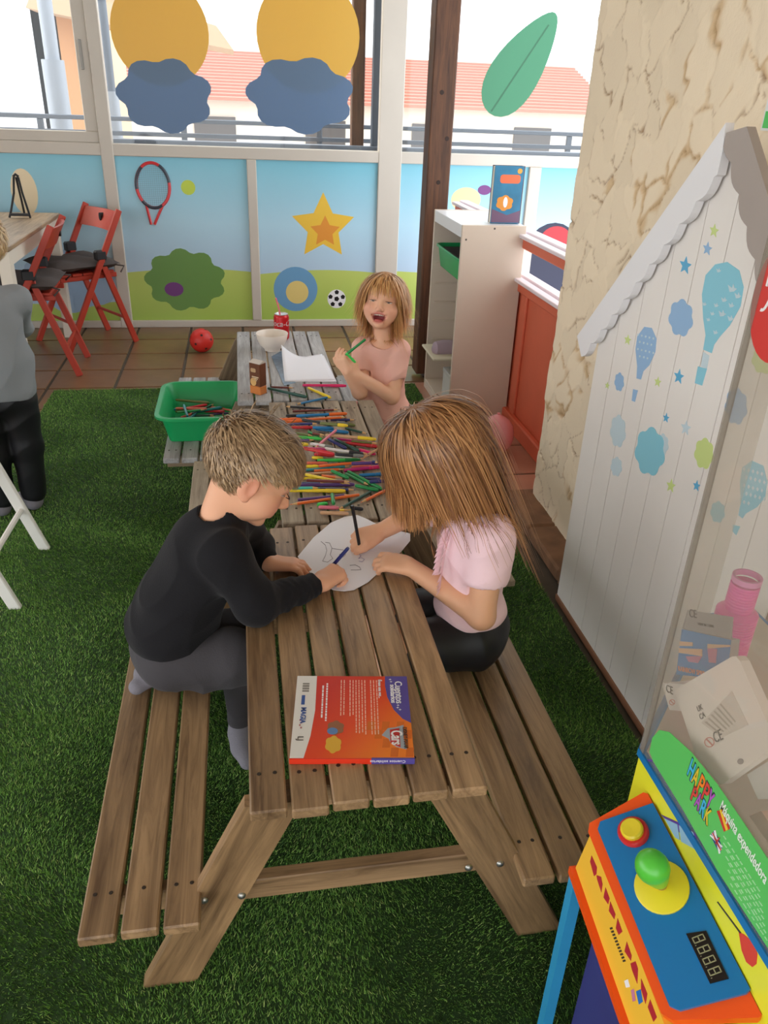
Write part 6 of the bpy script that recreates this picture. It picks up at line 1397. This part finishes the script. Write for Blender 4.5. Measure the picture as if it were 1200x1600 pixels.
# ---------------------------------------------------------------- girl in pink, right bench, facing left
def girl():
    root = thing('person', 'girl with long blonde hair in pink top and black shorts, drawing', 'person', (0.47,1.42,ZB))
    hd = Head(V3(PY(682,715,1.44)),(-0.76,0.08,-0.62),(-0.55,0.05,0.8),1.02)
    neck = np.array((0.452,1.435,0.618))
    F = Field(0.003); hd.add(F,neck,neck_r=0.036)
    shL, shR = np.array((0.480,1.352,0.575)), np.array((0.440,1.520,0.575))
    elL = V3(PY(752,962,1.325)); wrL = V3(PZ(640,885,0.460)); elR = np.array((0.400,1.640,0.500)); wrR = V3(PZ(592,832,0.468))
    F.ell((0.462,1.43,0.52),(0.052,0.075,0.09),rotY(-0.15),0.02).ell((0.475,1.42,0.38),(0.055,0.07,0.12),None,0.03)
    F.chain([(0.46,1.43,0.585),shL,elL,wrL],[0.04,0.036,0.029,0.0195],0.014); F.chain([(0.455,1.44,0.585),shR,elR,wrR],[0.04,0.035,0.028,0.0195],0.014)
    hL = V3(PZ(590,880,0.455)); add_hand(F,wrL,(hL-wrL)*np.array((1,1,0))+np.array((0,0,0.003)),(0.1,-0.35,0.9),1,curl=(30,45,30),sc=1.14,thumb=(0.9,0.40,-0.25),spread=0.06)
    hR = V3(PZ(548,848,0.468)); tipsR = add_hand(F,wrR,(hR-wrR)*np.array((1,1,0))+np.array((0,0,0.006)),(0.3,-0.25,0.85),-1,sc=1.14,per=((35,60,30),(45,68,42),(52,72,48),(58,75,50)),thumb=(0.9,0.3,-0.35),tc=12)
    F.chain([(0.47,1.375,0.300),(0.31,1.365,0.310),(0.27,1.365,0.26),(0.275,1.39,0.07)],[0.058,0.045,0.038,0.028],0.02); F.chain([(0.47,1.475,0.300),(0.31,1.49,0.310),(0.27,1.49,0.26),(0.275,1.51,0.07)],[0.058,0.045,0.038,0.028],0.02)
    for y in (1.39,1.51): F.chain([(0.278,y,0.05),(0.22,y-0.005,0.022)],[0.024,0.018],0.01)
    b = body_object(F,root,hd,(232,176,140)); hd.eyes(b,(86,100,112),0.4)
    G = Field(0.0035)
    for sh,el in ((shL,elL),(shR,elR)):
        G.chain([np.array((0.46,1.43,0.575)),sh+np.array((0,0,0.004)),sh+(el-sh)*0.44],[0.052,0.050,0.050],0.018)
        G.cap(sh+(el-sh)*0.41,sh+(el-sh)*0.85,0.036,0.044,0.004,True)
    G.ell((0.462,1.43,0.535),(0.072,0.092,0.085),rotY(-0.2),0.016).ell((0.470,1.425,0.44),(0.073,0.088,0.11),None,0.03).ell((0.472,1.42,0.365),(0.083,0.096,0.045),None,0.03)
    G.cap(neck+np.array((0.01,0,-0.03)),neck+np.array((-0.006,0,0.006)),0.052,0.044,0.02); G.cap(neck+np.array((-0.008,0,0.004)),neck+np.array((-0.035,0,0.07)),0.038,0.046,0.006,True)
    G.cut((0.47,1.42,0.338),(0.12,0,-1))
    G.wrinkle(cloth_wrinkle((0.2,0.3,-0.9),85,0.0022,0.7)).wrinkle(cloth_wrinkle((0.8,0.5,0.2),55,0.0024,2.3))
    sh_ = garment('pink_top',G,M_pink,root)
    # gathered frills down the front and over the shoulder
    def frill(pts, nrm, w, amp, f):
        n = 44; V = []; Fs = []; pts = [Vector(p) for p in pts]
        for i in range(n+1):
            t = i/n*(len(pts)-1); k = min(int(t),len(pts)-2); p = pts[k].lerp(pts[k+1],t-k); a = math.sin(i*f)*amp
            for j in range(4): V.append(p+Vector(nrm)*(w*j/3)+Vector((a*j/3*0.6,a*j/3*0.6,a*j/3*0.5)))
        for i in range(n):
            for j in range(3): q = i*4+j; Fs.append((q,q+1,q+5,q+4))
        MB().add(V,Fs).build('frill', M_pink, sh_, smooth='all')
    frill([(0.405,1.385,0.585),(0.393,1.378,0.530),(0.388,1.375,0.470),(0.388,1.375,0.44)],(-0.010,-0.014,0.0),1.0,0.007,1.3); frill([(0.402,1.395,0.585),(0.390,1.395,0.530),(0.386,1.392,0.470)],(-0.014,-0.006,0.0),1.0,0.007,1.2)
    frill([(0.425,1.36,0.610),(0.455,1.335,0.612),(0.49,1.325,0.605)],(0.0,-0.010,0.012),1.0,0.006,1.25); frill([(0.43,1.352,0.598),(0.46,1.322,0.596),(0.50,1.318,0.585)],(0.0,-0.012,0.006),1.0,0.006,1.35)
    T = Field(0.0035); T.ell((0.478,1.42,0.315),(0.088,0.108,0.072),None,0.03).chain([(0.47,1.37,0.302),(0.335,1.365,0.306)],[0.068,0.058],0.02).chain([(0.47,1.475,0.302),(0.335,1.488,0.306)],[0.068,0.058],0.02)
    T.wrinkle(cloth_wrinkle((0.9,0.1,0.3),70,0.0022,0.9)); garment('shorts',T,M_blk,root)
    # long hair: parted at the crown, falling forward beside the face and down the back
    cr = np.array((-0.03,-0.01,0.105))
    col_ = [((0.462,1.43,0.53),(0.085,0.112,0.11),None),((0.482,1.345,0.575),(0.062,0.062,0.058),None),((0.440,1.525,0.575),(0.058,0.058,0.055),None),((0.475,1.42,0.40),(0.08,0.10,0.10),None)]
    def hairline(q,r): return q[:,2] > np.where(q[:,0] > 0.06,0.036,np.where(q[:,0] > 0.02,0.005,-0.052))
    def flow(p,q):
        sd = np.where(q[:,1:2] > 0,1.0,-1.0); d = p-cr; d /= np.linalg.norm(d,axis=1)[:,None]; z = np.zeros_like(sd)
        back = np.where(q[:,0:1] < 0.035,np.concatenate([z-0.35,0.10*sd,z-0.45],1),np.concatenate([z+0.10,0.30*sd,z-0.6],1)); return d*0.8+back*0.7
    G_ = lambda t: 0.30+0.70*min(1,max(0,(t-0.06)*3.5))
    st = comb(hd,3600,lambda q: 0.165+0.5*np.clip(q[:,2]-0.03,0,0.05),flow,lambda q,r: hairline(q,r)&(q[:,0] > 0.030),6,grav=(0.10,0,-1),gw=G_,colliders=col_,lift=0.014,step=0.0125,width=0.0013,noise=0.06,lenvar=0.4)
    st += comb(hd,8200,lambda q: np.where(q[:,1] > 0.0,0.185,0.24)+0.12*np.clip(-q[:,0]/0.09,0,1),flow,lambda q,r: hairline(q,r)&(q[:,0] <= 0.034),16,grav=(0.40,-0.03,-1),gw=G_,colliders=col_,lift=0.017,step=0.0125,width=0.0013,noise=0.06,lenvar=0.4)
    st += comb(hd,420,lambda q: 0.36+0*q[:,0],lambda p,q: flow(p,q)+np.array((-0.2,0.2,0.0)),lambda q,r: hairline(q,r)&(q[:,0] < 0.0)&(q[:,1] > -0.02),13,grav=(0.48,-0.12,-1),gw=lambda t: 0.2+0.8*min(1,max(0,(t-0.1)*3.0)),colliders=col_,lift=0.026,step=0.0125,width=0.0012,noise=0.07,lenvar=0.3)
    hair_mesh('hair',st,M_hair,root,cols=(lin((208,152,98)),lin((112,64,34))),seed=5)
    CP = Field(0.004); CP.ell(hd.P(-0.014,0,0.034),(0.097,0.080,0.082),hd.R,0.01); CP.cut(hd.P(0.048,0,0.03),hd.f+0.3*-hd.u); V,Q = CP.mesh(); skin_object('hair_base',V,Q,mat('hair_base_gold',(140,92,54),0.7),root)
    d = nv(V3(PZ(543,765,0.60))-V3(PZ(556,862,0.440))); tip = (tipsR[0]+tipsR[4])/2; tp = tip-d*0.04; tp[2] = ZT+0.003
    r = pen('pencil','black',tip+d*0.125,tp,'','pens held by the children',rad=0.0042); PENS.pop(); r['label'] = 'long black pencil in the hand of the girl in pink'
girl()
# ---------------------------------------------------------------- laughing girl at the far table
def laughing():
    root = thing('person', 'laughing blonde girl in salmon T-shirt at the far table', 'person', (0.50,2.76,ZB))
    c = V3(PY(598,474,2.745)); fw = nv(np.array((0,0,1.37))-c); fw = nv(fw+np.array((-0.10,0,0.06)))
    hd = Head(c,fw,(0.08,0.0,1.0),0.94); neck = np.array((0.487,2.765,0.625))
    F = Field(0.003); hd.add(F,neck,mouth='open',neck_r=0.037)
    shL, shR = np.array((0.546,2.745,0.570)), np.array((0.420,2.785,0.570))
    elL = V3(PY(612,620,2.690)); wrL = V3(PY(556,585,2.640)); elR = np.array((0.395,2.68,0.440)); wrR = V3(PY(542,580,2.625))
    F.ell((0.49,2.765,0.53),(0.07,0.05,0.09),None,0.02).ell((0.505,2.765,0.40),(0.068,0.055,0.13),None,0.03)
    F.chain([(0.49,2.765,0.58),shL,elL,wrL],[0.04,0.034,0.027,0.0185],0.014); F.chain([(0.485,2.765,0.58),shR,elR,wrR],[0.04,0.034,0.027,0.0185],0.014)
    hdL = nv(V3(PY(532,552,2.615))-wrL); hdR = nv(V3(PY(528,555,2.63))-wrR)
    add_hand(F,wrL,hdL,(0.35,-0.85,0.1),1,curl=(30,42,25),sc=0.95,thumb=(0.8,0.5,0.1)); add_hand(F,wrR,hdR+np.array((-0.1,0,0.25)),(-0.5,-0.6,-0.1),-1,curl=(25,35,20),sc=0.95,thumb=(0.8,0.5,0.1))
    F.chain([(0.48,2.73,0.30),(0.36,2.70,0.31),(0.335,2.70,0.25),(0.34,2.72,0.06)],[0.05,0.042,0.036,0.026],0.02); F.chain([(0.50,2.80,0.30),(0.37,2.80,0.31),(0.335,2.80,0.25),(0.34,2.82,0.06)],[0.05,0.042,0.036,0.026],0.02)
    b = body_object(F,root,hd,(240,188,156),mouth='open',lips=(206,112,104),brow=(206,160,120)); hd.eyes(b,(96,100,104),0.68,mouth='open')
    G = Field(0.0035)
    for sh,el in ((shL,elL),(shR,elR)):
        G.chain([np.array((0.49,2.765,0.575)),sh,sh+(el-sh)*0.50],[0.046,0.041,0.043],0.014); G.cap(sh+(el-sh)*0.46,sh+(el-sh)*0.95,0.031,0.040,0.004,True)
    G.ell((0.488,2.765,0.545),(0.078,0.056,0.068),None,0.015).ell((0.496,2.762,0.44),(0.080,0.074,0.12),None,0.02).ell((0.508,2.762,0.335),(0.095,0.085,0.09),None,0.03)
    G.cap(neck+np.array((0,0,-0.035)),neck+np.array((0,0,-0.008)),0.052,0.046,0.02); G.cap(neck+np.array((-0.004,-0.015,-0.018)),neck+np.array((-0.01,-0.03,0.06)),0.040,0.050,0.006,True)
    G.cut((0.5,2.76,0.262),(0,0,-1)); G.wrinkle(cloth_wrinkle((0.2,0.3,-0.9),70,0.0024,1.9)).wrinkle(cloth_wrinkle((0.8,0.2,0.5),50,0.0026,0.3))
    garment('salmon_top',G,M_salm,root)
    T = Field(0.004); T.ell((0.505,2.765,0.300),(0.095,0.090,0.060),None,0.03).chain([(0.48,2.73,0.302),(0.38,2.705,0.31)],[0.058,0.050],0.02).chain([(0.50,2.80,0.302),(0.39,2.80,0.31)],[0.058,0.050],0.02); garment('shorts',T,mat('shorts_rose',(206,150,140),0.9),root)
    cr = np.array((-0.02,0.0,0.105))
    def hairline(q,r): return (q[:,2] > np.where(q[:,0] > 0.055,0.052,np.where(q[:,0] > 0.025,0.02,-0.055)))
    bang = lambda q: (q[:,0] > 0.035)&(np.abs(q[:,1]) < 0.048)
    def flow(p,q):
        sd = np.where(q[:,1:2] > 0,1.0,-1.0); d = p-cr; d /= np.linalg.norm(d,axis=1)[:,None]; z = np.zeros_like(sd)
        return d*0.8+np.where(bang(q)[:,None],np.concatenate([z+0.3,0.10*sd,z-0.5],1),np.concatenate([z-0.28,0.36*sd,z-0.6],1))
    st = comb(hd,4600,lambda q: np.where(bang(q),0.046,0.16),flow,lambda q,r: hairline(q,r)&~(bang(q)&(r.random(len(q)) < 0.45)),8,gw=lambda t: 0.15+0.75*t,lift=0.009,step=0.012,width=0.0015,noise=0.05,lenvar=0.25,colliders=[((0.49,2.765,0.545),(0.105,0.085,0.075),None)])
    st += comb(hd,160,lambda q: 0.19+0*q[:,0],lambda p,q: flow(p,q)+np.array((0,0.0,0.05))+np.array((0,0.4,0))*np.where(q[:,1:2] > 0,1,-1),lambda q,r: hairline(q,r)&(np.abs(q[:,1]) > 0.04)&(q[:,0] < 0.03),18,gw=lambda t: 0.1+0.4*t,lift=0.022,step=0.012,width=0.0013,noise=0.12)
    hair_mesh('hair',st,M_hair,root,cols=(lin((234,186,124)),lin((164,102,54))),seed=7)
    CP = Field(0.004); CP.ell(hd.P(-0.016,0,0.036),np.array((0.094,0.078,0.080))*0.94,hd.R,0.01); CP.cut(hd.P(0.040,0,0.05),hd.f-0.6*hd.u); V,Q = CP.mesh(); skin_object('hair_base',V,Q,mat('hair_base_honey',(176,126,78),0.7),root)
    for (p,q,lb) in (((486/5.335,694/5.335),(318/5.335,826/5.335),'green felt pen pointing up from the laughing girl\'s hands'),((325/5.335,810/5.335),(402/5.335,888/5.335),'short green felt pen across the laughing girl\'s fingers')):
        r = pen('felt','lime green' if 'short' in lb else 'green',PY(480+p[0],400+p[1],2.60),PY(480+q[0],400+q[1],2.605),'','pens held by the children',rad=0.0045); PENS.pop(); r['label'] = lb
laughing()
# ---------------------------------------------------------------- boy in grey at the left edge, seen from behind
def grey_boy():
    root = thing('person', 'blond child in grey top and black trousers standing at the left edge', 'person', (-0.80,2.70,0))
    hd = Head((-0.785,2.70,0.925),(-0.75,0.6,-0.1),(0,0,1),0.98); neck = np.array((-0.785,2.70,0.81)); F = Field(0.004); hd.add(F,neck)
    shR, shL = np.array((-0.705,2.745,0.755)), np.array((-0.86,2.65,0.755))
    F.ell((-0.785,2.70,0.68),(0.07,0.065,0.12),None,0.02); F.chain([(-0.785,2.70,0.77),shR,(-0.735,2.85,0.64),(-0.82,2.93,0.60)],[0.04,0.034,0.027,0.018],0.014); F.chain([(-0.785,2.70,0.77),shL,(-0.93,2.70,0.63),(-0.98,2.80,0.58)],[0.04,0.034,0.027,0.018],0.014)
    add_hand(F,(-0.82,2.93,0.60),(-0.8,0.5,-0.1),(0,0,1),1,sc=0.95); add_hand(F,(-0.98,2.80,0.58),(-0.8,0.5,-0.1),(0,0,1),-1,sc=0.95)
    b = body_object(F,root,hd,(232,178,152)); hd.eyes(b,(84,96,112),0.1)
    G = Field(0.004); G.ell((-0.785,2.70,0.705),(0.098,0.085,0.10),None,0.03).ell((-0.780,2.69,0.60),(0.100,0.092,0.13),None,0.04).cap((-0.77,2.69,0.48),(-0.775,2.69,0.56),0.098,0.098,0.04)
    G.chain([(-0.785,2.70,0.75),shR,(-0.735,2.85,0.64),(-0.80,2.91,0.61)],[0.055,0.048,0.038,0.03],0.02).chain([(-0.785,2.70,0.75),shL,(-0.93,2.70,0.63),(-0.97,2.78,0.585)],[0.055,0.048,0.038,0.03],0.02).cut((-0.78,2.7,0.452),(0,0,-1))
    G.cap(neck+np.array((0,0,-0.05)),neck+np.array((0,0,-0.012)),0.052,0.044,0.02).wrinkle(cloth_wrinkle((0.3,0.4,-0.8),60,0.003,1.1)).wrinkle(cloth_wrinkle((0.8,0.2,0.5),45,0.003,0.3)); garment('grey_top',G,mat('shirt_grey',(134,138,142),0.9,bump=0.2,bscale=300),root)
    T = Field(0.004); T.ell((-0.785,2.70,0.44),(0.090,0.085,0.07),None,0.03).chain([(-0.745,2.70,0.43),(-0.745,2.71,0.26),(-0.755,2.72,0.075)],[0.066,0.052,0.044],0.02).chain([(-0.84,2.69,0.43),(-0.85,2.68,0.25),(-0.855,2.68,0.075)],[0.066,0.052,0.044],0.02).wrinkle(cloth_wrinkle((0.2,0.2,0.9),60,0.003,0.8)); garment('trousers',T,M_blk,root)
    for (x,y) in ((-0.755,2.715),(-0.855,2.675)):
        S = Field(0.004); S.chain([(x,y,0.085),(x-0.005,y-0.0,0.040),(x-0.06,y+0.05,0.030)],[0.030,0.031,0.023],0.012); garment('sock',S,M_sock,root)
    wh = np.array((-0.075,0.0,0.075)); st = comb(hd,2200,lambda q: 0.05+0*q[:,0],lambda p,q: (p-wh)+np.array((0.03,0,-0.02)),lambda q,r: q[:,2] > np.where(q[:,0] > 0.045,0.04,np.where(q[:,0] > 0,0.015,-0.045)),4,gw=0.2,lift=0.012,step=0.0085,width=0.0018,noise=0.016)
    hair_mesh('hair',st,M_hair,root,cols=(lin((226,198,150)),lin((168,130,88))),seed=2)
    CP = Field(0.005); CP.ell(hd.P(-0.014,0,0.036),(0.090,0.072,0.076),hd.R,0.01); CP.cut(hd.P(0.02,0,0.012),-hd.u); V,Q = CP.mesh(); skin_object('hair_base',V,Q,mat('hair_base_blond',(178,146,104),0.7),root)
    root.location.x -= 0.030; root.location.y += 0.0
grey_boy()
